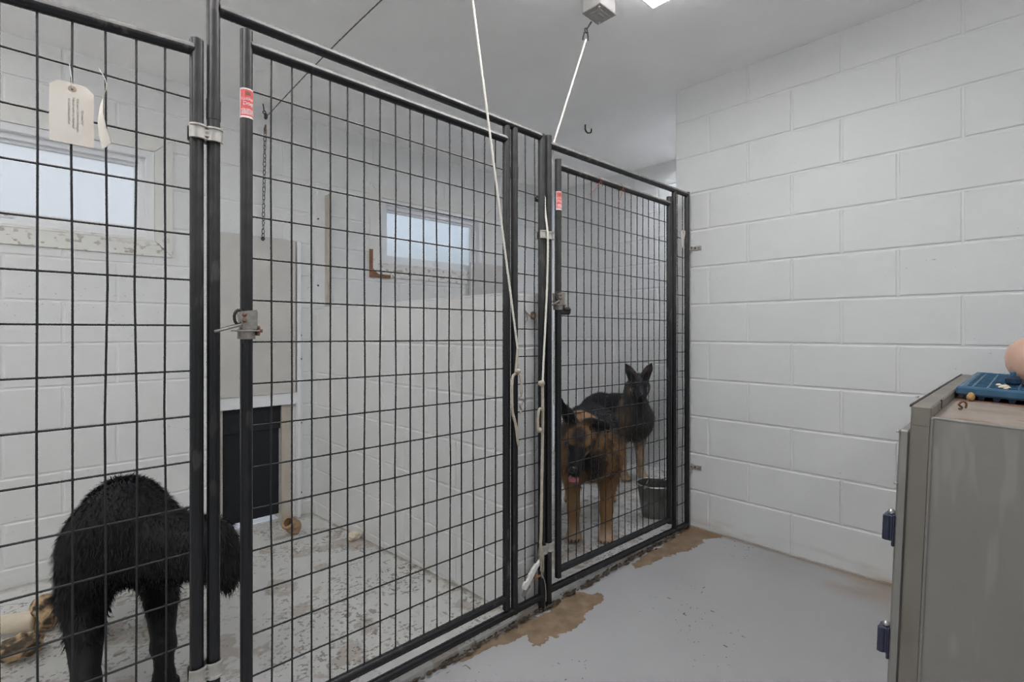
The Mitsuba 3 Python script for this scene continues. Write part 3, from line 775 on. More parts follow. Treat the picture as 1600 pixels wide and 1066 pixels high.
# eye hook and wire on the end of the divider wall
k = thing("eye_hook", "small metal eye hook with a loose wire on the end of the low divider wall", "hook")
e = at(831, 493, y=F + 0.030)
put("eye", tube([e + [0.012 * math.cos(t), -0.008, 0.012 * math.sin(t)] for t in np.linspace(0, 2 * PI, 14, endpoint=False)], 0.004, 7, closed=True), "rusty_steel", k, smooth=True)
put("wire", tube(curve([e + [0.0, -0.008, 0.008], e + [-0.02, -0.010, -0.004], e + [-0.045, -0.006, 0.018], e + [-0.03, -0.006, -0.012], e + [-0.045, -0.006, -0.03]], 20), 0.0022, 6), "worn_zinc", k, smooth=True)
# twine on the top rail of the smaller gate
for i, (xa, xb, lb) in enumerate(((1.782, 1.705, "red twine tied round the top rail of the smaller gate, the left of two"), (1.952, 1.917, "red twine tied round the top rail of the smaller gate, the right of two"))):
    z = g2(xa)
    loop = [(xa + 0.004 * math.sin(t * 2), F + (RT + 0.002) * math.cos(t), z + (RT + 0.002) * math.sin(t)) for t in np.linspace(0, 4 * PI, 36)]
    tail = [(xa - 0.004, F - RT - 0.002, z - 0.012), ((xa + xb) / 2, F - 0.016, z - 0.05), (xb, F - 0.008, z - 0.085)]
    k = thing("twine", lb, "twine", "red twine on the smaller gate")
    put("loop", tube(loop, 0.0011, 5), "red_twine", k, smooth=True)
    put("end", tube(curve(tail, 10), 0.0010, 5), "red_twine", k, smooth=True)
    put("end", tube(curve([(xa + 0.003, F - RT - 0.002, z - 0.010), (xa + 0.014, F - 0.017, z - 0.028)], 6), 0.0014, 5), "red_twine", k, smooth=True)


# ------------------------------------------------------------------ paper tags
def tag_mesh(w, h, bend=0.0, twist=0.0, c=0.012):
    p = Polygon([(-w / 2, -h), (w / 2, -h), (w / 2, -c), (w / 2 - c, 0), (-w / 2 + c, 0), (-w / 2, -c)]).difference(shapely.Point(0, -0.011).buffer(0.0022))
    nx, nz = 8, 16
    tri = trimesh.creation.triangulate_polygon(p.segmentize(0.008), engine="earcut")
    v2, f = np.array(tri[0]), np.array(tri[1])
    v3 = np.hstack([v2, np.zeros((len(v2), 1))])
    m = trimesh.Trimesh(v3, f, process=False)
    m = m.subdivide().subdivide()

    def warp(v, off=0.0):
        t = -v[:, 1] / h
        y = bend * np.sin(t * PI) + off + 0.06 * bend * 0
        a = twist * t
        return np.stack([v[:, 0] * np.cos(a) - off * np.sin(a), v[:, 0] * np.sin(a) + y, v[:, 1]], 1)
    return m, warp


TAGTEXT = ['"Colonial Cut"', "Colonial Cut Mesh Designs", "Handmade for Kennels", "45318 Midland Blvd"]


def paper_tag(label, top, xdir, w, h, bend, twist, print_=True, string=(0, 0, 0.05)):
    k = thing("paper_tag", label, "tag", "paper tags on the fence")
    m, warp = tag_mesh(w, h, bend, twist)
    xd = np.array(xdir, float)
    xd /= np.linalg.norm(xd)
    nrm = np.cross([0, 0, 1.0], xd)
    place = lambda q: np.array(top) + q[:, :1] * xd + q[:, 1:2] * nrm + q[:, 2:] * np.array([0, 0, 1.0])
    f = np.array(m.faces)
    v = np.array(m.vertices)
    front, back = place(warp(v, -0.0003)), place(warp(v, 0.0003))
    put("card", trimesh.Trimesh(np.vstack([front, back]), np.vstack([f, f[:, ::-1] + len(v)]), process=False), "manila", k, smooth=True)
    an = np.array([(r * math.cos(t), -0.011 + r * math.sin(t) * 0.85, 0) for r in (0.0028, 0.0065) for t in np.linspace(0, 2 * PI, 24, endpoint=False)])
    i = np.arange(24)
    j = (i + 1) % 24
    af = np.vstack([np.stack([i, j, j + 24], 1), np.stack([i, j + 24, i + 24], 1)])
    put("eyelet", trimesh.Trimesh(place(warp(an, -0.0007)), af, process=False), "eyelet_paper", k, label="brown paper eyelet")
    if print_:
        ms = []
        for q, txt in enumerate(TAGTEXT):
            t = meshkit.text_mesh(txt, 0.0034, 0.0001)
            tv = np.array(t.vertices)
            L = tv[:, 0].max()
            want = (0.030, 0.066, 0.060, 0.050)[q]
            tv[:, 0] *= want / L
            x0_ = (0.014, 0.0068, 0.0005, -0.0060)[q]
            y0_ = (-0.047, -0.027, -0.027, -0.030)[q]
            flat = np.stack([x0_ + tv[:, 1], y0_ - tv[:, 0], tv[:, 2] * 0], 1)
            ms.append(trimesh.Trimesh(place(warp(flat, -0.0008)), t.faces, process=False))
        put("print", cat(*ms), "ink", k)
    s0 = np.array(top) + [0, 0, -0.011]
    put("string", tube(curve([s0, s0 + np.array(string) * 0.5 + nrm * -0.004, s0 + np.array(string)], 10), 0.0008, 5), "plastic_white", k, smooth=True)


paper_tag("printed paper tag with a brown eyelet facing the camera on the left fence panel", at(113, 130, y=F - 0.014), (1, 0.10, 0), 0.066, 0.119, 0.004, -0.10, string=(-0.004, 0.006, 0.05))
paper_tag("pale paper tag seen nearly edge-on, right of the printed one on the left panel", at(167, 133, y=F - 0.036), (0.05, 1, 0), 0.060, 0.122, 0.010, 0.20, False, string=(-0.012, 0.010, 0.045))
paper_tag("pale paper tag hanging by the end post beside the white block wall", at(1068, 360, y=F - 0.022), (1, 0.05, 0), 0.062, 0.128, 0.006, 0.5, False, string=(0.0, 0.006, 0.03))

# ------------------------------------------------------------------ lamps: the fixture in view, then unseen ones added as fill
def ceiling_light(x0, x1, y0, y1, label, power=1.0, side=1.6, tint=(1, 1, 1)):
    k = thing("ceiling_light", label, "light", "ceiling lights")
    zb = 2.352
    put("housing", rbox(x1 - x0 - 0.04, y1 - y0 - 0.04, HC - zb - 0.008, 0.004, ((x0 + x1) / 2, (y0 + y1) / 2, (HC + zb + 0.008) / 2)), "lamp_metal", k)
    q = 0.003
    dif = trimesh.Trimesh([(x0 + q, y0 + q, zb), (x1 - q, y0 + q, zb), (x1 - q, y1 - q, zb), (x0 + q, y1 - q, zb)], [(0, 2, 1), (0, 3, 2)], process=False)
    put("diffuser", dif, "lamp_metal", k, emitter={"type": "area", "radiance": {"type": "rgb", "value": [v * power * t for v, t in zip(LAMP, tint)]}})
    if side == 0:
        return
    zt = HC - 0.012
    c = [(x0, y0), (x1, y0), (x1, y1), (x0, y1)]
    sv = [(x, y, z) for z in (zb, zt) for x, y in c]
    lens = trimesh.Trimesh(sv, [f for i in range(4) for f in ((i, (i + 1) % 4, 4 + (i + 1) % 4), (i, 4 + (i + 1) % 4, 4 + i))], process=False)
    put("lens", lens, "lamp_metal", k, emitter={"type": "area", "radiance": {"type": "rgb", "value": [v * power * side * t for v, t in zip(LAMP, tint)]}}, label="glowing wrap-round lens")


ceiling_light(0.56, 1.780, 0.72, 1.045, "bright white ceiling light just entering the frame at the top edge", 1.0, 0.4)
ceiling_light(-1.35, -0.13, 0.72, 1.045, "added white fill light over the left of the room, outside the frame")  # unseen lamp, added to brighten the room from the left
ceiling_light(-1.75, -0.53, 2.10, 2.425, "added warm fill light inside the left kennel, outside the frame", 0.36, 1.6, (1.04, 1.0, 0.93))  # unseen lamp, added to lift the left kennel walls
ceiling_light(3.30, 3.62, 1.42, 1.75, "added cool fill light in the right kennel, hidden behind the block wall", 2.3, 0, (0.93, 0.98, 1.06))  # unseen lamp, added because the right kennel came out too dark
ceiling_light(0.56, 1.780, -1.30, -0.975, "added white fill light behind the camera, outside the frame", 0.5)  # unseen lamp, added as weak fill from behind

# ------------------------------------------------------------------ stainless cabinet with the blue grate on top
CX0, CX1, CY0, CY1, CZ = 1.43, 2.585, -0.56, 0.19, 0.886
TILT = trimesh.transformations.rotation_matrix(math.radians(2.2), (1, 0, 0), (0, CY1, CZ))


def tl(m):
    m = m.copy()
    m.apply_transform(TILT)
    return m


k = thing("steel_cabinet", "worn stainless steel cabinet with black door hinges by the right edge", "cabinet")
zb = 0.10
put("side_panel", tl(rbox(0.004, CY1 - 0.036 - CY0, CZ - zb, 0.001, (CX0 + 0.002, (CY0 + CY1 - 0.036) / 2, (CZ + zb) / 2))), "stainless", k)
put("body", tl(box(CX0 + 0.005, CX1, CY0, CY1 - 0.002, zb, CZ - 0.006)), "cabinet_trim", k)
put("top_panel", tl(rbox(CX1 - CX0 - 0.004, CY1 - 0.036 - CY0, 0.005, 0.001, ((CX0 + CX1) / 2, (CY0 + CY1 - 0.036) / 2, CZ - 0.0025))), "cabinet_top", k, label="rusty stained top")
put("lip", tl(tube([(CX0 + 0.003, CY0, CZ - 0.001), (CX0 + 0.003, CY1 - 0.036, CZ - 0.001)], 0.0042, 10)), "stainless", k, smooth=40)
put("corner_post", tl(rbox(0.012, 0.036, CZ + 0.022 - zb, 0.003, (CX0 + 0.003, CY1 - 0.018, (CZ + 0.022 + zb) / 2))), "cabinet_trim", k)
put("corner_post", tl(rbox(0.010, 0.006, CZ - zb, 0.002, (CX0 + 0.000, CY1 - 0.037, (CZ + zb) / 2))), "stainless", k)
put("top_rail", tl(rbox(CX1 - CX0 + 0.008, 0.036, 0.046, 0.003, ((CX0 + CX1) / 2, CY1 - 0.018, CZ + 0.000))), "cabinet_trim", k, label="raised front rail")
put("strip", tl(rbox(CX1 - CX0, 0.005, 0.006, 0.001, ((CX0 + CX1) / 2, CY1 + 0.001, CZ + 0.0215))), "dark_iron", k)
d = put("door", tl(rbox(CX1 - CX0 - 0.01, 0.020, CZ - 0.036 - zb, 0.004, ((CX0 + CX1) / 2, CY1 + 0.011, (CZ - 0.036 + zb) / 2))), "stainless", k)
for z, nm in ((0.617, ""), (0.352, "")):
    hx = CX0 + 0.022
    hk = put("hinge", tl(cat(rbox(0.030, 0.022, 0.060, 0.003, (hx, CY1 + 0.032, z)), rbox(0.034, 0.006, 0.074, 0.002, (hx, CY1 + 0.023, z - 0.004)), tube([(hx - 0.012, CY1 + 0.036, z - 0.028), (hx - 0.012, CY1 + 0.036, z + 0.028)], 0.008, 12))), "hinge_black", d, label="black hinge")
    put("hinge_pin", tl(ball(0.0075, (hx - 0.004, CY1 + 0.029, z + 0.036), 2)), "bright_steel", d, smooth=True)
put("striker", tl(rbox(0.014, 0.006, 0.006, 0.001, (CX0 + 0.18, CY1 + 0.012, CZ + 0.024))), "bright_steel", k)
for x, z in ((0.0, 0.845), (0.0, 0.725)):
    put("rivet", tl(ball(0.004, (CX0 + 0.004, CY1 + 0.022, z), 1)), "bright_steel", k)
put("notch", tl(box(CX0 + 0.16, CX0 + 0.166, CY1 - 0.0372, CY1 - 0.034, CZ + 0.004, CZ + 0.024)), "dark_iron", k)
for x in (CX0 + 0.08, CX1 - 0.08):
    for y, zt in ((CY0 + 0.10, zb - 0.02), (CY1 - 0.07, zb + 0.002)):
        cst = cat(tube([(x, y, 0.05), (x, y, zt + 0.02)], 0.011, 10), rot(lathe([(0, -0.011), (0.027, -0.011), (0.030, -0.006), (0.030, 0.006), (0.027, 0.011), (0, 0.011)], 20), (0, 1, 0), 90))
        wheel = move(rot(lathe([(0, -0.011), (0.025, -0.011), (0.028, -0.006), (0.028, 0.006), (0.025, 0.011), (0, 0.011)], 20), (0, 1, 0), 90), (x, y + 0.03, 0.0284))
        put("caster", cat(tube([(x, y + 0.03, 0.036), (x, y + 0.01, 0.064), (x, y, zt + 0.03)], 0.010, 10), wheel), "dark_iron", k, smooth=35)

GX0, GX1, GY0, GY1, GZ = 1.880, 2.578, -0.50, 0.151, 0.923
k = thing("plastic_grate", "dark blue plastic floor grate lying on top of the steel cabinet", "grate")
for y in (GY1 - 0.009, GY0 + 0.009):
    put("rim", tl(rbox(GX1 - GX0, 0.018, 0.025, 0.005, ((GX0 + GX1) / 2, y, GZ - 0.0125))), "blue_plastic", k)
for x in (GX0 + 0.008, GX1 - 0.009):
    put("rim", tl(rbox(0.018, GY1 - GY0, 0.025, 0.005, (x, (GY0 + GY1) / 2, GZ - 0.0125))), "blue_plastic", k)
put("web", tl(box(GX0 + 0.01, GX1 - 0.01, GY0 + 0.01, GY1 - 0.01, GZ - 0.020, GZ - 0.013)), "blue_dark", k)
ribx = mikit.ply(tl(rbox(GX1 - GX0 - 0.03, 0.0055, 0.011, 0.0015, ((GX0 + GX1) / 2, 0, GZ - 0.0075))), "blue_plastic")
riby = mikit.ply(tl(rbox(0.0055, GY1 - GY0 - 0.03, 0.011, 0.0015, (0, (GY0 + GY1) / 2, GZ - 0.0075))), "blue_plastic")
ca = math.cos(math.radians(2.2)), math.sin(math.radians(2.2))
for i in range(1, 21):
    y = GY1 + (GY0 - GY1) * i / 21
    put("rib", ribx, None, k, world=T().translate([0, y * ca[0], y * ca[1]]))
for i in range(1, 13):
    put("rib", riby, None, k, world=T().translate([GX0 + (GX1 - GX0) * i / 13, 0, 0]))
foot = mikit.ply(tl(trimesh.convex.convex_hull(np.array([(x, y, GZ - 0.022) for x in (-0.009, 0.009) for y in (-0.009, 0.009)] + [(x, y, CZ + 0.0005) for x in (-0.005, 0.005) for y in (-0.005, 0.005)]))), "blue_dark")
for i in range(9):
    for j in range(21):
        if i == 0 or (i + j) % 4 == 0:
            y = GY1 - 0.022 + (GY0 - GY1 + 0.044) * j / 20
            put("foot", foot, None, k, world=T().translate([GX0 + 0.016 + (GX1 - GX0 - 0.032) * i / 8, y * ca[0], y * ca[1]]))


def on_top(px, py, z):
    """where that pixel's ray meets the tilted top, z metres up at the front rail"""
    y = 0.1
    for _ in range(8):
        q = at(px, py, z=z + (y - CY1) * ca[1])
        y = q[1]
    return q


# what lies on the grate at the right edge
pc = at(1618, 574, d=1.46)
gz = GZ + (pc[1] - CY1) * ca[1]
hh_ = 2 * (pc[2] - gz)
prof = [(0.0, -0.5), (0.20, -0.49), (0.36, -0.36), (0.46, -0.12), (0.48, 0.10), (0.43, 0.32), (0.30, 0.47), (0.14, 0.53), (0.0, 0.55)]
k = thing("tub", "smooth peach coloured rounded tub on the blue grate at the right edge", "tub")
put("bowl", lathe([(r_ * 0.135, z_ * 0.135) for r_, z_ in prof], 40), "peach_plastic", k, smooth=True, world=T().translate([pc[0], pc[1], gz + 0.0690]).rotate(RGT.tolist(), -14).rotate(FWD.tolist(), 12))
bb = on_top(1583, 603, GZ)
k = thing("block", "small dark blue plastic block against the peach tub on the blue grate", "block")
put("body", rbox(0.034, 0.030, 0.026, 0.007), "blue_dark", k, world=T().translate((bb + [0, 0, 0.0145]).tolist()).rotate([0, 0, 1], -40))
put("peg", rbox(0.012, 0.012, 0.016, 0.003), "blue_plastic", k, world=T().translate((bb + UPV * 0.033).tolist()).rotate([0, 0, 1], -40))
# crumbs and a bent hook on the cabinet top
rng = np.random.default_rng(2)
solo("crumbs", cat(*[jitter(ball(rng.uniform(0.004, 0.008), on_top(1568 + rng.normal(0, 4.5), 604 + rng.normal(0, 1.6), GZ + 0.002), 1, (1.4, 1, 0.6)), 0.001, 200, i) for i in range(10)]), "bone_pale", "little pale crumbs on the blue grate next to the peach tub", "crumbs", kind="stuff")
hp = on_top(1506, 641, CZ) + [0, 0, 0.011]
solo("bent_hook", tube(curve([hp + RGT * a * 1.2 + UPV * b_ * 1.2 for a, b_ in ((-0.010, -0.006), (-0.006, -0.0065), (-0.004, -0.003), (-0.010, 0.002), (-0.004, 0.008), (0.003, 0.007), (0.005, 0.001), (0.003, -0.005))], 28), 0.0024, 7), "rusty_steel", "little rusty bent wire hook on the cabinet top in front of the blue grate", "hook", smooth=True)
lp = on_top(1517, 627, CZ) + [0, 0, 0.012]
solo("dry_scrap", jitter(ball(0.018, lp, 2, (0.9, 0.5, 0.62)), 0.005, 60, 8), "leaf_dry", "small tan dry scrap under the near edge of the blue grate", "scrap", smooth=True)

# ------------------------------------------------------------------ bucket, bones
bx, by = 2.607, 1.517
k = thing("bucket", "dented grey metal bucket on the kennel floor behind the right end of the smaller gate", "bucket")
prof = [(0.0, 0.004), (0.066, 0.004), (0.069, 0.0), (0.073, 0.004), (0.099, 0.178), (0.104, 0.183), (0.1035, 0.188), (0.099, 0.187), (0.0965, 0.180), (0.071, 0.010), (0.0, 0.010)]
b0 = lathe(prof, 40)
b0 = jitter(b0, 0.002, 14, 2)
put("body", b0, "bucket_metal", k, smooth=40, world=T().translate([bx, by, kz(by) + 0.001]))
put("rim", tube([(bx + 0.1015 * math.cos(t), by + 0.1015 * math.sin(t), kz(by) + 0.187) for t in np.linspace(0, 2 * PI, 40, endpoint=False)], 0.0042, 8, closed=True), "bright_steel", k, smooth=True)
e1 = np.array([bx, by, kz(by) + 0.178]) - RGT * 0.100 * 0.75 - FWD * 0.07
e2 = np.array([bx, by, kz(by) + 0.178]) + RGT * 0.100 * 0.75 + FWD * 0.07
mid = (e1 + e2) / 2
bail = [mid + (e1 - mid) * math.cos(t) + (UPV * 0.085 + RGT * 0.02) * math.sin(t) for t in np.linspace(0, PI, 16)]
put("handle", tube(bail, 0.0026, 7), "bright_steel", k, smooth=True, label="wire bail handle")
for e in (e1, e2):
    put("ear", ball(0.010, e, 1, (1, 1, 1.2)), "bucket_metal", k, smooth=True)


def floor_at(px, py, dz=0.0):
    """where that pixel's ray meets the sloping kennel floor"""
    y = 2.0
    for _ in range(12):
        y = at(px, py, z=kz(y) + dz)[1]
    return at(px, py, z=kz(y) + dz)


k = thing("hollow_bone", "hollow tan chewed bone piece lying on the kennel floor before the dog door", "bone")
c = floor_at(467, 838)
m = lathe([(0.021, 0), (0.036, 0.0), (0.040, 0.02), (0.034, 0.05), (0.038, 0.085), (0.034, 0.092), (0.023, 0.092), (0.020, 0.05), (0.021, 0)], 20).subdivide().subdivide()
m = jitter(m, 0.008, 22, 4)
m = cat(m, move(trimesh.creation.cylinder(0.030, 0.004, sections=20), (0, 0, 0.006)))
m = rot(rot(m, (0, 1, 0), -38), (1, 0, 0), 34)
m.apply_translation(c + [0.0, 0.05, 0.036 - 0.0])
m.apply_translation((0, 0, kz(c[1]) + 0.002 - m.bounds[0][2]))
put("shell", m, "bone_tan", k, smooth=True)
k = thing("chew", "small pale curled chew scrap on the kennel floor against the low divider wall", "dog chew")
c = floor_at(556, 846)
m = tube(curve([c + np.array([0.042 * math.cos(t), 0.03 * math.sin(t) + 0.02, 0.016 + 0.010 * math.sin(3 * t)]) for t in np.linspace(0, 5.2, 9)], 30), np.linspace(0.017, 0.011, 32), 10) if False else jitter(ball(0.036, c + [0, 0.02, 0.02], 4, (1.05, 0.8, 0.62)), 0.016, 34, 12)
m.apply_translation((0, 0, kz(c[1]) + 0.001 - m.bounds[0][2]))
put("body", m, "bone_pale", k, smooth=True)
k = thing("knuckle_bone", "long pale bone with a big gristly knuckle end on the floor beside the black dog", "bone")
c = floor_at(74, 985)
c2 = floor_at(-80, 1008)
ax = (c2 - c) / np.linalg.norm(c2 - c)
sh = [c + [0, 0, 0.045] + ax * t for t in (0.03, 0.12, 0.22, 0.34)]
m = tube(curve(sh, 16), np.linspace(0.036, 0.027, len(curve(sh, 16))), 14)
put("shaft", jitter(m.subdivide(), 0.003, 20, 3), "bone_pale", k, smooth=True)
m = jitter(ball(0.058, c + [0.0, 0.01, 0.062], 4, (0.85, 0.9, 1.15)), 0.030, 20, 9)
m.apply_translation((0, 0, kz(c[1]) + 0.001 - m.bounds[0][2]))
put("knuckle", m, "bone_gristle", k, smooth=True, label="dark gristly knuckle")
k = thing("gristle", "dark chewed gristle chunk on the floor in front of the long bone", "dog chew")
c = floor_at(28, 1036)
m = jitter(ball(0.05, c + [0, 0.02, 0.03], 4, (1.25, 0.8, 0.62)), 0.026, 24, 14)
m.apply_translation((0, 0, kz(c[1]) + 0.001 - m.bounds[0][2]))
put("body", m, "bone_gristle", k, smooth=True)

# ------------------------------------------------------------------ outside: shrubs beyond the windows
rng = np.random.default_rng(21)
for i, (x, y, h, r) in enumerate(((6.0, 9.5, 2.6, 1.0), (9.6, 10.5, 3.2, 1.3), (13.5, 9.2, 2.6, 1.1))):
    k = thing("shrub", ("leafy shrub outside behind the right window", "taller leafy shrub outside, right of the first", "low wide shrub outside, farthest right")[i], "shrub")
    put("trunk", tube([(x, y, -0.4), (x, y, h * 0.5)], 0.09, 8), "bark", k)
    m = cat(*[jitter(ball(r * rng.uniform(0.45, 0.7), (x + rng.normal(0, r * 0.4), y + rng.normal(0, r * 0.4), h * 0.55 + rng.normal(0, r * 0.35)), 2), 0.15, 2.0, j) for j in range(6)])
    put("foliage", m, "leaves", k)

# ------------------------------------------------------------------ dogs: one smooth-blended body each, from tapered bones
class Field:
    """smooth union of tapered capsules on a grid, meshed by surface nets"""

    def __init__(self):
        self.prims = []

    def bone(self, a, b, ra, rb, col=(0.1, 0.1, 0.1), k=0.03, flat=None, f=1.0, cut=False):
        self.prims.append((np.array(a, float), np.array(b, float), ra, rb, np.array(col, float), k, None if flat is None else np.array(flat, float) / np.linalg.norm(flat), f, cut))

    @staticmethod
    def dist(p, pr):
        a, b, ra, rb, _, _, fl, f, _ = pr
        q = p - a
        d = b - a
        if fl is not None:
            q = q + (f - 1) * (q @ fl)[..., None] * fl
            d = d + (f - 1) * (d @ fl) * fl
        L = max(d @ d, 1e-10)
        t = np.clip(q @ d / L, 0, 1)
        return np.linalg.norm(q - t[..., None] * d, axis=-1) - (ra + (rb - ra) * t)

    def mesh(self, h):
        lo = np.min([np.minimum(p[0] - p[2], p[1] - p[3]) for p in self.prims if not p[8]], 0) - 3 * h - 0.02
        hi = np.max([np.maximum(p[0] + p[2], p[1] + p[3]) for p in self.prims if not p[8]], 0) + 3 * h + 0.02
        n = np.ceil((hi - lo) / h).astype(int) + 1
        G = np.full(n, 0.2, np.float32)
        for pr in self.prims:
            a, b, ra, rb, _, k, _, _, cut = pr
            m = k + 0.03
            i0 = np.maximum(((np.minimum(a - ra, b - rb) - m - lo) / h).astype(int), 0)
            i1 = np.minimum(((np.maximum(a + ra, b + rb) + m - lo) / h).astype(int) + 2, n)
            ax = [lo[j] + h * np.arange(i0[j], i1[j]) for j in range(3)]
            P_ = np.stack(np.meshgrid(*ax, indexing="ij"), -1)
            d = self.dist(P_, pr)
            sl = tuple(slice(i0[j], i1[j]) for j in range(3))
            g = G[sl]
            if cut:
                hh = np.clip(0.5 - 0.5 * (g + d) / k, 0, 1)
                G[sl] = g * (1 - hh) - d * hh + k * hh * (1 - hh)
            else:
                hh = np.clip(0.5 + 0.5 * (g - d) / k, 0, 1)
                G[sl] = g * (1 - hh) + d * hh - k * hh * (1 - hh)
        return surface_nets(G, lo, h)

    def colours(self, v, soft=0.012):
        D = np.stack([self.dist(v, p) for p in self.prims if not p[8]], 1)
        w = np.exp(-np.clip(D - D.min(1, keepdims=True), 0, 0.3) / soft)
        C = np.stack([p[4] for p in self.prims if not p[8]])
        return (w @ C) / w.sum(1, keepdims=True)


def surface_nets(G, lo, h):
    s = G < 0
    nx, ny, nz = [q - 1 for q in G.shape]
    cnt = np.zeros((nx, ny, nz), np.int8)
    acc = np.zeros((nx, ny, nz, 3), np.float32)
    for axis in range(3):
        for o1 in (0, 1):
            for o2 in (0, 1):
                o = [0, 0, 0]
                oth = [q for q in range(3) if q != axis]
                o[oth[0]], o[oth[1]] = o1, o2
                e = list(o)
                e[axis] = 1
                A = G[o[0]:o[0] + nx, o[1]:o[1] + ny, o[2]:o[2] + nz]
                Bq = G[e[0]:e[0] + nx, e[1]:e[1] + ny, e[2]:e[2] + nz]
                x = (A < 0) != (Bq < 0)
                t = np.where(x, A / np.where(x, A - Bq, 1), 0)
                cnt += x
                pos = np.zeros(3)
                for q in range(3):
                    if q == axis:
                        acc[..., q] += np.where(x, t, 0)
                    else:
                        acc[..., q] += np.where(x, o[q], 0)
    on = cnt > 0
    idx = -np.ones(on.shape, int)
    idx[on] = np.arange(on.sum())
    cell = np.argwhere(on)
    V = lo + h * (cell + acc[on] / cnt[on][:, None])
    F_ = []
    for axis in range(3):
        b_, c = [(1, 2), (2, 0), (0, 1)][axis]
        sa = [slice(0, None)] * 3
        A = np.moveaxis(s, axis, 0)
        change = A[1:] != A[:-1]
        change = np.moveaxis(change, 0, axis)
        w = np.argwhere(change)
        w = w[(w[:, b_] > 0) & (w[:, c] > 0) & (w[:, b_] < G.shape[b_] - 1) & (w[:, c] < G.shape[c] - 1)]
        eb, ec = np.eye(3, dtype=int)[b_], np.eye(3, dtype=int)[c]
        q = np.stack([idx[tuple((w - eb - ec).T)], idx[tuple((w - ec).T)], idx[tuple(w.T)], idx[tuple((w - eb).T)]], 1)
        inside = s[tuple(w.T)]
        q[~inside] = q[~inside][:, ::-1]
        F_.append(q)
    q = np.vstack(F_)
    m = trimesh.Trimesh(V, np.vstack([q[:, [0, 1, 2]], q[:, [0, 2, 3]]]), process=False)
    trimesh.smoothing.filter_taubin(m, iterations=6)
    return m


def basis(fwd, roll=0.0, up=(0, 0, 1)):
    f = np.array(fwd, float)
    f /= np.linalg.norm(f)
    l = np.cross(up, f)
    l /= np.linalg.norm(l)
    u = np.cross(f, l)
    c, s = math.cos(roll), math.sin(roll)
    return f, l * c + u * s, u * c - l * s


BLACK, TAN, DTAN, CREAM, GREY = (0.010, 0.010, 0.012), (0.27, 0.150, 0.070), (0.13, 0.070, 0.034), (0.40, 0.285, 0.19), (0.04, 0.038, 0.038)


def fur(mesh, col, n, length, seed, keep=None, flow=(-0.5, 0, -0.7), width=0.0012):
    rng = np.random.default_rng(seed)
    pts, fi = trimesh.sample.sample_surface(mesh, n, seed=seed)
    f = np.array(mesh.faces)[fi]
    nrm = np.array(mesh.face_normals)[fi]
    c = col[f].mean(1)
    L = np.broadcast_to(np.asarray(length(pts) if callable(length) else length, float), (len(pts),))
    ok = L > 0.003
    if keep is not None:
        ok &= keep(pts)
    pts, nrm, c, L = pts[ok], nrm[ok], c[ok], L[ok]
    fl = np.asarray(flow, float)
    fl = np.broadcast_to(fl, pts.shape)
    t = fl - nrm * (fl * nrm).sum(1, keepdims=True)
    d = t + nrm * 0.42 + rng.normal(0, 0.22, pts.shape)
    d /= np.linalg.norm(d, axis=1, keepdims=True)
    side = np.cross(d, nrm + rng.normal(0, 0.3, pts.shape))
    side /= np.linalg.norm(side, axis=1, keepdims=True) + 1e-9
    l = L * rng.uniform(0.6, 1.2, len(pts))
    base = pts - nrm * 0.003
    mid = base + d * (l * 0.55)[:, None] + side * 0
    tip = base + d * l[:, None] + fl * (l * 0.18)[:, None]
    w = width
    V = np.stack([base - side * w, base + side * w, mid - side * w * 0.75, mid + side * w * 0.75, tip], 1).reshape(-1, 3)
    i = np.arange(len(pts))[:, None] * 5
    F_ = np.concatenate([i + [0, 1, 3], i + [0, 3, 2], i + [2, 3, 4]], 1).reshape(-1, 3)
    c = np.clip(c * rng.uniform(0.65, 1.35, (len(c), 1)), 0, 1)
    return trimesh.Trimesh(V, F_, process=False), np.repeat(c, 5, 0)


def head(F_, hp, fwd, roll, s, pal, ears):
    """adds a shepherd head; returns its frame and a function from head coordinates to the dog's"""
    f, l, u = basis(fwd, roll)
    hp = np.array(hp, float)
    W = lambda x, y, z: hp + s * (x * f + y * l + z * u)
    b = lambda a, c, ra, rb, col, k=0.02, **kw: F_.bone(W(*a), W(*c), ra * s, rb * s, col, k * s, **kw)
    b((-0.01, 0, 0), (0.03, 0, 0.004), 0.064, 0.058, pal["crown"])
    for y in (-1, 1):
        b((0.01, y * 0.032, -0.022), (0.05, y * 0.026, -0.03), 0.043, 0.030, pal["cheek"])
        b((0.052, y * 0.026, 0.024), (0.060, y * 0.030, 0.020), 0.017, 0.014, pal["brow"], 0.015)
        b((-0.03, y * 0.04, -0.04), (-0.05, y * 0.035, -0.07), 0.04, 0.045, pal["ruff"], 0.03)
    b((0.055, 0, -0.012), (0.165, 0, -0.030), 0.042, 0.025, pal["muzzle"], 0.022)
    b((0.09, 0, 0.004), (0.165, 0, -0.016), 0.018, 0.014, pal["muzzle"], 0.02)
    op = pal.get("open", 0.0)
    b((0.03, 0, -0.048), (0.135, 0, -0.062 - op), 0.028, 0.015, pal["jaw"], 0.016)
    for y in (-1, 1):
        tip, face = ears[0 if y > 0 else 1]
        base = np.array([-0.022, y * 0.040, 0.042])
        tip = np.array(tip)
        fv = face[0] * f + face[1] * l + face[2] * u
        F_.bone(W(*base), W(*(base * 0.45 + tip * 0.55)), 0.044 * s, 0.032 * s, pal["ear"], 0.018 * s, flat=fv, f=2.6)
        F_.bone(W(*(base * 0.45 + tip * 0.55)), W(*tip), 0.032 * s, 0.007 * s, pal["ear"], 0.012 * s, flat=fv, f=2.3)
        o = np.array(face) * 0.020
        F_.bone(W(*(base * 0.85 + tip * 0.15 + o)), W(*(base * 0.25 + tip * 0.75 + o * 0.75)), 0.021 * s, 0.008 * s, pal["ear"], 0.008 * s, flat=fv, f=1.3, cut=True)
    return f, l, u, W


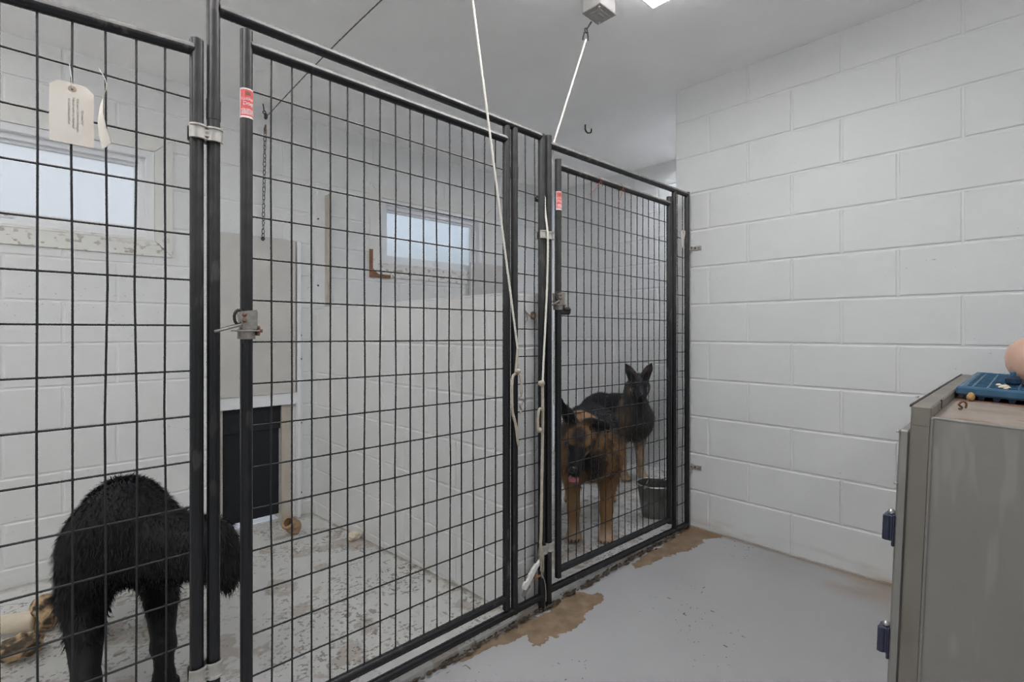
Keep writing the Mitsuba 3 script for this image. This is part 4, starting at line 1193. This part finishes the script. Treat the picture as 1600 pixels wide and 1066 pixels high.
def build_dog(name, label, place, heading, s, h, J, pal, seed, nfur, furlen, coat_fn=None, face=True, hcol=None):
    """J: joints in dog coordinates (x forward, y left, z up, metres before scaling)"""
    F_ = Field()
    b = lambda a, c, ra, rb, col, k=0.05, **kw: F_.bone(np.array(a) * s, np.array(c) * s, ra * s, rb * s, col, k * s, **kw)
    flat = dict(flat=(0, 1, 0), f=1.22)
    g = J.get
    b(g("chest", (0.17, 0, 0.44)), g("mid", (-0.05, 0, 0.455)), 0.150, 0.130, pal["side"], **flat)
    b(g("withers", (0.15, 0, 0.535)), g("mid_top", (-0.05, 0, 0.515)), 0.085, 0.09, pal["saddle"])
    b(g("mid", (-0.05, 0, 0.455)), g("loin", (-0.24, 0, 0.475)), 0.125, 0.110, pal["side"], **flat)
    b(g("loin", (-0.24, 0, 0.475)), g("rump", (-0.30, 0, 0.465)), 0.105, 0.112, pal["saddle"])
    b(g("sternum0", (0.20, 0, 0.40)), g("sternum", (0.275, 0, 0.42)), 0.085, 0.080, pal["chest"])
    b(g("neck0", (0.20, 0, 0.50)), g("neck1"), 0.105, 0.075, pal["neck"], 0.06)
    for y in (1, -1):
        q = "L" if y > 0 else "R"
        sh, el, wr, pa, pw = g("f" + q, [(0.20, y * 0.085, 0.45), (0.14, y * 0.088, 0.31), (0.165, y * 0.078, 0.14), (0.175, y * 0.076, 0.05), (0.205, y * 0.076, 0.026)])
        b(sh, el, 0.075, 0.052, pal["shoulder"])
        b(el, wr, 0.045, 0.029, pal["leg"], 0.03)
        b(wr, pa, 0.029, 0.025, pal["leg"], 0.02)
        paw(b, pa, pw, pal["paw"])
        hi, kn, ho, me, hw = g("h" + q, [(-0.27, y * 0.075, 0.45), (-0.19, y * 0.098, 0.30), (-0.345, y * 0.088, 0.17), (-0.325, y * 0.086, 0.06), (-0.295, y * 0.086, 0.026)])
        b(hi, kn, g("hip_r", 0.100), g("hip_r", 0.100) * 0.62, pal["thigh"])
        b(kn, ho, 0.055, 0.026, pal["hleg"], 0.035)
        b(ho, tuple(np.array(ho) + [-0.012, 0, 0.012]), 0.024, 0.018, pal["hleg"], 0.02)
        b(ho, me, 0.025, 0.024, pal["hleg"], 0.02)
        paw(b, me, hw, pal["paw"])
    tl_ = g("tail", [(-0.36, 0, 0.48), (-0.44, 0.01, 0.36), (-0.46, 0.02, 0.22), (-0.43, 0.02, 0.14)])
    tr = g("tail_r", [0.045, 0.042, 0.045, 0.02])
    for i in range(len(tl_) - 1):
        b(tl_[i], tl_[i + 1], tr[i], tr[i + 1], pal["tail"], 0.03)
    ears = g("ears", [((-0.02, 0.066, 0.165), (0.95, 0.3, 0)), ((-0.02, -0.066, 0.165), (0.95, -0.3, 0))])
    hs = J.get("head_scale", 1.0)
    f, l, u, W = head(F_, np.array(g("head")) * s, g("look"), g("roll", 0.0), s * hs, pal, ears)
    hs = hs * s
    m = F_.mesh(h)
    v = np.array(m.vertices)
    col = F_.colours(v)
    if coat_fn:
        col = coat_fn(v / s, col, lambda p: np.stack([((p * s - W(0, 0, 0)) @ a) / hs for a in (f, l, u)], -1))
    col = np.clip(col * (0.8 + 0.4 * meshkit.fbm(v * 60, 3, seed))[:, None], 0, 1)
    M = T().translate(list(place)).rotate([0, 0, 1], heading)
    k = thing(name, label, "dog")
    put("body", m, "coat", k, smooth=True, color=col, world=M)
    away = (v / s)
    hc = W(0.02, 0, -0.01)

    def length(p):
        d = np.linalg.norm(p - hc, axis=1)
        L = furlen * s * np.clip((d - 0.07 * hs) / (0.14 * hs), 0.30, 1)
        L = np.where(p[:, 2] < 0.24 * s, L * 0.35, L)
        return np.where(p[:, 2] < 0.045 * s, 0, L)
    fm, fc = fur(m, col, nfur, length, seed, keep=lambda p: ((p - W(0.14, 0, -0.02)) ** 2).sum(1) > (0.042 * hs) ** 2)
    put("fur", fm, "coat", k, color=fc, world=M)
    if face:
        for y in (1, -1):
            e = put("eye", ball(0.0110 * hs, W(0.0730, y * 0.0365, 0.004), 2), "dog_eye", k, smooth=True, world=M)
    nose = trimesh.convex.convex_hull(np.array([W(*q) for q in ((0.196, 0, -0.020), (0.192, 0.014, -0.024), (0.192, -0.014, -0.024), (0.185, 0.018, -0.034), (0.185, -0.018, -0.034), (0.188, 0, -0.046), (0.170, 0.014, -0.012), (0.170, -0.014, -0.012), (0.184, 0, -0.012), (0.168, 0.016, -0.040), (0.168, -0.016, -0.040))]))
    nose = nose.subdivide().subdivide()
    trimesh.smoothing.filter_laplacian(nose, iterations=2)
    put("nose", nose, "dog_nose", k, smooth=True, world=M, label="black nose")
    for pw in J["claws"](s):
        put("claw", pw, "dog_claw", k, world=M)
    return k, M, W, hs


def paw(b, a, p, col):
    a, p = np.array(a, float), np.array(p, float)
    d = p - a
    d[2] = 0
    d /= np.linalg.norm(d) + 1e-9
    w = np.array([-d[1], d[0], 0])
    b(a, p - d * 0.012, 0.024, 0.027, col, 0.02)
    for i, o in enumerate((-0.024, -0.009, 0.009, 0.024)):
        f = 0.024 if i in (1, 2) else 0.014
        b(p + w * o - d * 0.012, p + w * o + d * f + [0, 0, -0.006], 0.0155, 0.0145, col, 0.008)


def claws_for(paws):
    def make(s):
        out = []
        for a, p in paws:
            a, p = np.array(a, float), np.array(p, float)
            d = p - a
            d[2] = 0
            d /= np.linalg.norm(d)
            w = np.array([-d[1], d[0], 0])
            for i, o in enumerate((-0.024, -0.009, 0.009, 0.024)):
                f = 0.038 if i in (1, 2) else 0.028
                q = p + w * o + d * f
                out.append(tube(np.array([q + [0, 0, -0.004], q + d * 0.010 + [0, 0, -0.014]]) * s, np.array([0.0045, 0.0015]) * s, 6))
        return out
    return make


DEFAULT = {(q + n): None for q in "fh" for n in "LR"}


def local(p, place, heading, s):
    """world point -> dog coordinates"""
    a = math.radians(heading)
    d = np.array(p, float) - np.array(place)
    return np.array([d[0] * math.cos(a) + d[1] * math.sin(a), -d[0] * math.sin(a) + d[1] * math.cos(a), d[2]]) / s


def localdir(v, heading):
    a = math.radians(heading)
    return np.array([v[0] * math.cos(a) + v[1] * math.sin(a), -v[0] * math.sin(a) + v[1] * math.cos(a), v[2]])


def std_legs():
    J = {}
    for y, q in ((1, "L"), (-1, "R")):
        J["f" + q] = [(0.20, y * 0.085, 0.45), (0.14, y * 0.088, 0.31), (0.165, y * 0.078, 0.14), (0.175, y * 0.076, 0.05), (0.205, y * 0.076, 0.026)]
        J["h" + q] = [(-0.27, y * 0.075, 0.45), (-0.19, y * 0.098, 0.30), (-0.345, y * 0.088, 0.17), (-0.325, y * 0.086, 0.06), (-0.295, y * 0.086, 0.026)]
    return J


def finish_claws(J):
    J["claws"] = claws_for([(J[q + n][3], J[q + n][4]) for q in "fh" for n in "LR"])


sm = lambda a, b_, x: (lambda t: t * t * (3 - 2 * t))(np.clip((x - a) / (b_ - a), 0, 1))
mixc = lambda c, d, t: c * (1 - t[:, None]) + np.array(d) * t[:, None]

# --- the shepherd in front, coming to the gate with its tongue out
s1 = 1.07
fp = (floor_at(901, 850) + floor_at(942, 846)) / 2
hd1 = math.degrees(math.atan2(-0.335, -0.445))
a1 = math.radians(hd1)
pl1 = np.array([fp[0] - 0.215 * s1 * math.cos(a1), fp[1] - 0.215 * s1 * math.sin(a1), kz(fp[1]) - 0.004])
J = std_legs()
for px_, py_, q_ in ((957, 790, "L"), (889, 793, "R")):
    w_ = local(floor_at(px_, py_) + FWD * 0.02, pl1, hd1, s1)
    w_ = np.array([w_[0], w_[1] * 0.92, 0.026])
    J["h" + q_] = [(-0.27, np.sign(w_[1]) * 0.06, 0.45), ((w_[0] + 0.10 - 0.17) / 2 - 0.02, w_[1], 0.30), (w_[0] - 0.05, w_[1], 0.165), (w_[0] - 0.03, w_[1], 0.06), tuple(w_)]
hw, nw = at(905, 677, d=2.36), at(899, 730, d=2.235)
J["head"] = local(hw, pl1, hd1, s1)
J["look"] = localdir(nw - hw, hd1)
J["roll"] = math.radians(-10)
J["neck1"] = J["head"] + np.array([-0.06, 0, 0.015])
J["head_scale"] = 1.02
J["ears"] = [((-0.045, 0.122, 0.012), (0.85, 0.25, 0.1)), ((-0.03, -0.085, 0.155), (0.85, -0.45, 0.1))]
finish_claws(J)
pal1 = dict(saddle=BLACK, side=TAN, chest=DTAN, neck=TAN, shoulder=TAN, leg=TAN, paw=CREAM, thigh=TAN, hleg=DTAN, tail=GREY,
            crown=(0.22, 0.125, 0.06), cheek=(0.07, 0.042, 0.026), brow=TAN, ruff=DTAN, muzzle=BLACK, jaw=BLACK, ear=BLACK, open=0.030)


def coat1(p, c, H):
    back = sm(0.44, 0.54, p[:, 2] + 0.06 * (meshkit.fbm(p * 14, 3, 1) - 0.5) + 0.08 * sm(0.0, -0.25, p[:, 0]) + 0.05 * sm(0.05, 0.12, np.abs(p[:, 1]) - 0.02) - 0.05 * sm(0.12, 0.24, p[:, 0])) * sm(0.40, 0.30, p[:, 0])
    q = H(p)
    inhead = sm(0.20, 0.14, np.linalg.norm(q - [0.04, 0, 0], axis=1))
    c = mixc(c, BLACK, back * (1 - inhead))
    chest = (1 - inhead) * sm(0.24, 0.30, p[:, 0]) * sm(0.30, 0.36, p[:, 2]) * sm(0.05, 0.0, np.abs(p[:, 1] - 0.02)) * 0.7
    c = mixc(c, BLACK, chest)
    patch = inhead * sm(0.046, 0.022, np.linalg.norm((q - [0.045, 0.0, 0.05]) * [1, 1, 0.7], axis=1))
    c = mixc(c, BLACK, patch * 0.85)
    c = mixc(c, BLACK, 0.65 * sm(0.50, 0.60, meshkit.fbm(p * [22, 22, 14], 3, 6)) * sm(0.12, 0.2, p[:, 0]) * sm(0.26, 0.34, p[:, 2]))
    mask = inhead * sm(0.058, 0.082, q[:, 0] - 0.35 * (q[:, 2] + 0.01) + 0.03 * (meshkit.fbm(p * 40, 2, 8) - 0.5))
    c = mixc(c, BLACK, mask * 0.9)
    eye = inhead * sm(0.030, 0.017, np.linalg.norm((np.stack([q[:, 0], np.abs(q[:, 1]), q[:, 2]], 1) - [0.068, 0.034, 0.0]) * [1, 1, 1.0], axis=1))
    c = mixc(c, BLACK, eye * 0.85)
    cheek = inhead * sm(0.028, 0.012, np.linalg.norm(np.stack([q[:, 0], np.abs(q[:, 1]), q[:, 2]], 1) - [0.085, 0.042, -0.02], axis=1))
    c = mixc(c, TAN, cheek * 0.5)
    return c


k1, M1, W1, hs1 = build_dog("dog", "black and tan shepherd at the smaller gate, head lowered, pink tongue out", pl1, hd1, s1, 0.0065, J, pal1, 3, 42000, 0.026, coat1)
tp = np.array([W1(x, y, z) for x, y, z in ((0.10, 0, -0.062), (0.145, 0, -0.066), (0.172, 0, -0.074), (0.182, 0, -0.092), (0.168, 0, -0.108), (0.163, 0, -0.126))])
lv = (W1(0, 1, 0) - W1(0, 0, 0)) / np.linalg.norm(W1(0, 1, 0) - W1(0, 0, 0))
fv = (W1(1, 0, 0) - W1(0, 0, 0)) / np.linalg.norm(W1(1, 0, 0) - W1(0, 0, 0))
tw = np.array([0.015, 0.019, 0.021, 0.022, 0.020, 0.006]) * hs1
m = tube(tp, 1.0, 14)
vv = []
tc = curve(tp, 20)
wi = np.interp(np.linspace(0, 5, len(tc)), np.arange(6), tw)
m = tube(tc, 0.0034, 14)
va = np.array(m.vertices)
for i in range(len(tc)):
    r_ = va[i * 14:(i + 1) * 14] - tc[i]
    va[i * 14:(i + 1) * 14] = tc[i] + r_ + np.outer(r_ @ lv, lv) * (wi[i] / 0.0034 - 1)
m.vertices = va
put("tongue", m, "dog_tongue", k1, smooth=True, world=M1, label="pink tongue")

# --- the shepherd behind, ears up, watching the camera
s2 = 1.0
fp2 = (floor_at(981, 753) + floor_at(1001, 746)) / 2
hd2 = math.degrees(math.atan2(-0.90, -0.36))
a2 = math.radians(hd2)
pl2 = np.array([fp2[0] - 0.20 * s2 * math.cos(a2), fp2[1] - 0.20 * s2 * math.sin(a2), kz(fp2[1] + 0.15) + 0.004])
J = std_legs()
hw, nw = at(998.5, 600, d=3.60), at(1001, 622, d=3.42)
J["head"] = local(hw, pl2, hd2, s2)
J["look"] = localdir(nw - hw, hd2)
J["roll"] = math.radians(2)
J["neck0"] = (0.20, 0, 0.52)
J["neck1"] = J["head"] + np.array([-0.055, 0.0, -0.045])
J["ears"] = [((-0.005, 0.088, 0.160), (0.92, 0.35, 0.0)), ((-0.005, -0.088, 0.160), (0.92, -0.35, 0.0))]
finish_claws(J)
pal2 = dict(saddle=BLACK, side=GREY, chest=(0.035, 0.033, 0.028), neck=GREY, shoulder=(0.12, 0.085, 0.055), leg=CREAM, paw=CREAM, thigh=GREY, hleg=DTAN, tail=BLACK,
            crown=BLACK, cheek=GREY, brow=BLACK, ruff=(0.06, 0.05, 0.042), muzzle=BLACK, jaw=BLACK, ear=(0.03, 0.028, 0.028))


def coat2(p, c, H):
    q = H(p)
    inhead = sm(0.20, 0.14, np.linalg.norm(q - [0.04, 0, 0], axis=1))
    back = sm(0.42, 0.52, p[:, 2]) * sm(0.22, 0.12, p[:, 0]) * (1 - inhead)
    c = mixc(c, BLACK, back)
    light = (1 - inhead) * sm(0.10, 0.03, np.linalg.norm((p - [0.22, -0.09, 0.60]) * [0.8, 1, 1], axis=1))
    c = mixc(c, (0.24, 0.17, 0.13), 0.8 * light * sm(0.4, 0.6, meshkit.fbm(p * 26, 3, 5)))
    a = np.stack([q[:, 0], np.abs(q[:, 1]), q[:, 2]], 1)
    c = mixc(c, (0.14, 0.10, 0.065), inhead * 0.6 * sm(0.05, 0.02, np.linalg.norm(a - [0.03, 0.055, -0.04], axis=1)))
    c = mixc(c, (0.36, 0.29, 0.20), inhead * 0.9 * sm(0.020, 0.007, np.linalg.norm((a - [0.055, 0.058, -0.018]) * [1, 1, 0.6], axis=1)))
    inner = inhead * sm(0.055, 0.085, q[:, 2]) * sm(-0.012, 0.0, q[:, 0] - 0.0) * sm(0.145, 0.125, q[:, 2])
    c = mixc(c, (0.13, 0.10, 0.09), 0.9 * inner)
    return c


build_dog("dog", "dark shepherd standing behind with erect ears and pale front legs", pl2, hd2, s2, 0.0065, J, pal2, 7, 30000, 0.024, coat2)

# --- the black dog at the left, seen from behind with its head down at the bone and its tail swinging right
s3 = 1.06
hd3 = 84.0
a3 = math.radians(hd3)
rear = (at(150, 900, d=1.40) + at(200, 900, d=1.45)) / 2
pl3 = np.array([0.196 + 0.29 * math.cos(a3), 1.80 + 0.29 * math.sin(a3), 0.0])
pl3[2] = kz(pl3[1]) + 0.006
K3 = (0.0042, 0.0046, 0.006)
J = {}
for y, q in ((1, "L"), (-1, "R")):
    J["f" + q] = [(0.22, y * 0.095, 0.34), (0.13, y * 0.115, 0.24), (0.22, y * 0.105, 0.12), (0.235, y * 0.10, 0.05), (0.265, y * 0.10, 0.026)]
J["hL"] = [(-0.27, 0.050, 0.45), (-0.20, 0.085, 0.32), (-0.37, 0.075, 0.165), (-0.36, 0.080, 0.06), (-0.33, 0.082, 0.026)]
J["hR"] = [(-0.25, -0.050, 0.45), (-0.14, -0.085, 0.31), (-0.30, -0.085, 0.165), (-0.27, -0.088, 0.06), (-0.24, -0.088, 0.026)]
J.update(hip_r=0.092, chest=(0.17, 0, 0.335), mid=(-0.06, 0, 0.42), withers=(0.15, 0, 0.40), mid_top=(-0.08, 0, 0.50), loin=(-0.24, 0, 0.50), rump=(-0.29, 0, 0.505), sternum0=(0.20, 0, 0.30), sternum=(0.27, 0, 0.29), neck0=(0.22, 0, 0.36))
J["head"] = np.array([0.44, 0.06, 0.20])
J["look"] = np.array([0.75, 0.25, -0.6])
J["neck1"] = J["head"] + np.array([-0.06, -0.01, 0.03])
tw_ = [at(205, 850, d=1.44), at(262, 850, d=1.42), at(322, 858, d=1.42), at(352, 885, d=1.43), at(356, 912, d=1.44)]
J["tail"] = [local(q, pl3, hd3, s3) for q in tw_]
J["tail_r"] = [0.085, 0.080, 0.072, 0.045, 0.02]
finish_claws(J)
pal3 = {q: K3 for q in "saddle side chest neck shoulder leg paw thigh hleg tail crown cheek brow ruff muzzle jaw ear".split()}
build_dog("dog", "black dog seen from behind at the lower left, bushy tail held out sideways", pl3, hd3, s3, 0.007, J, pal3, 9, 42000, 0.022)
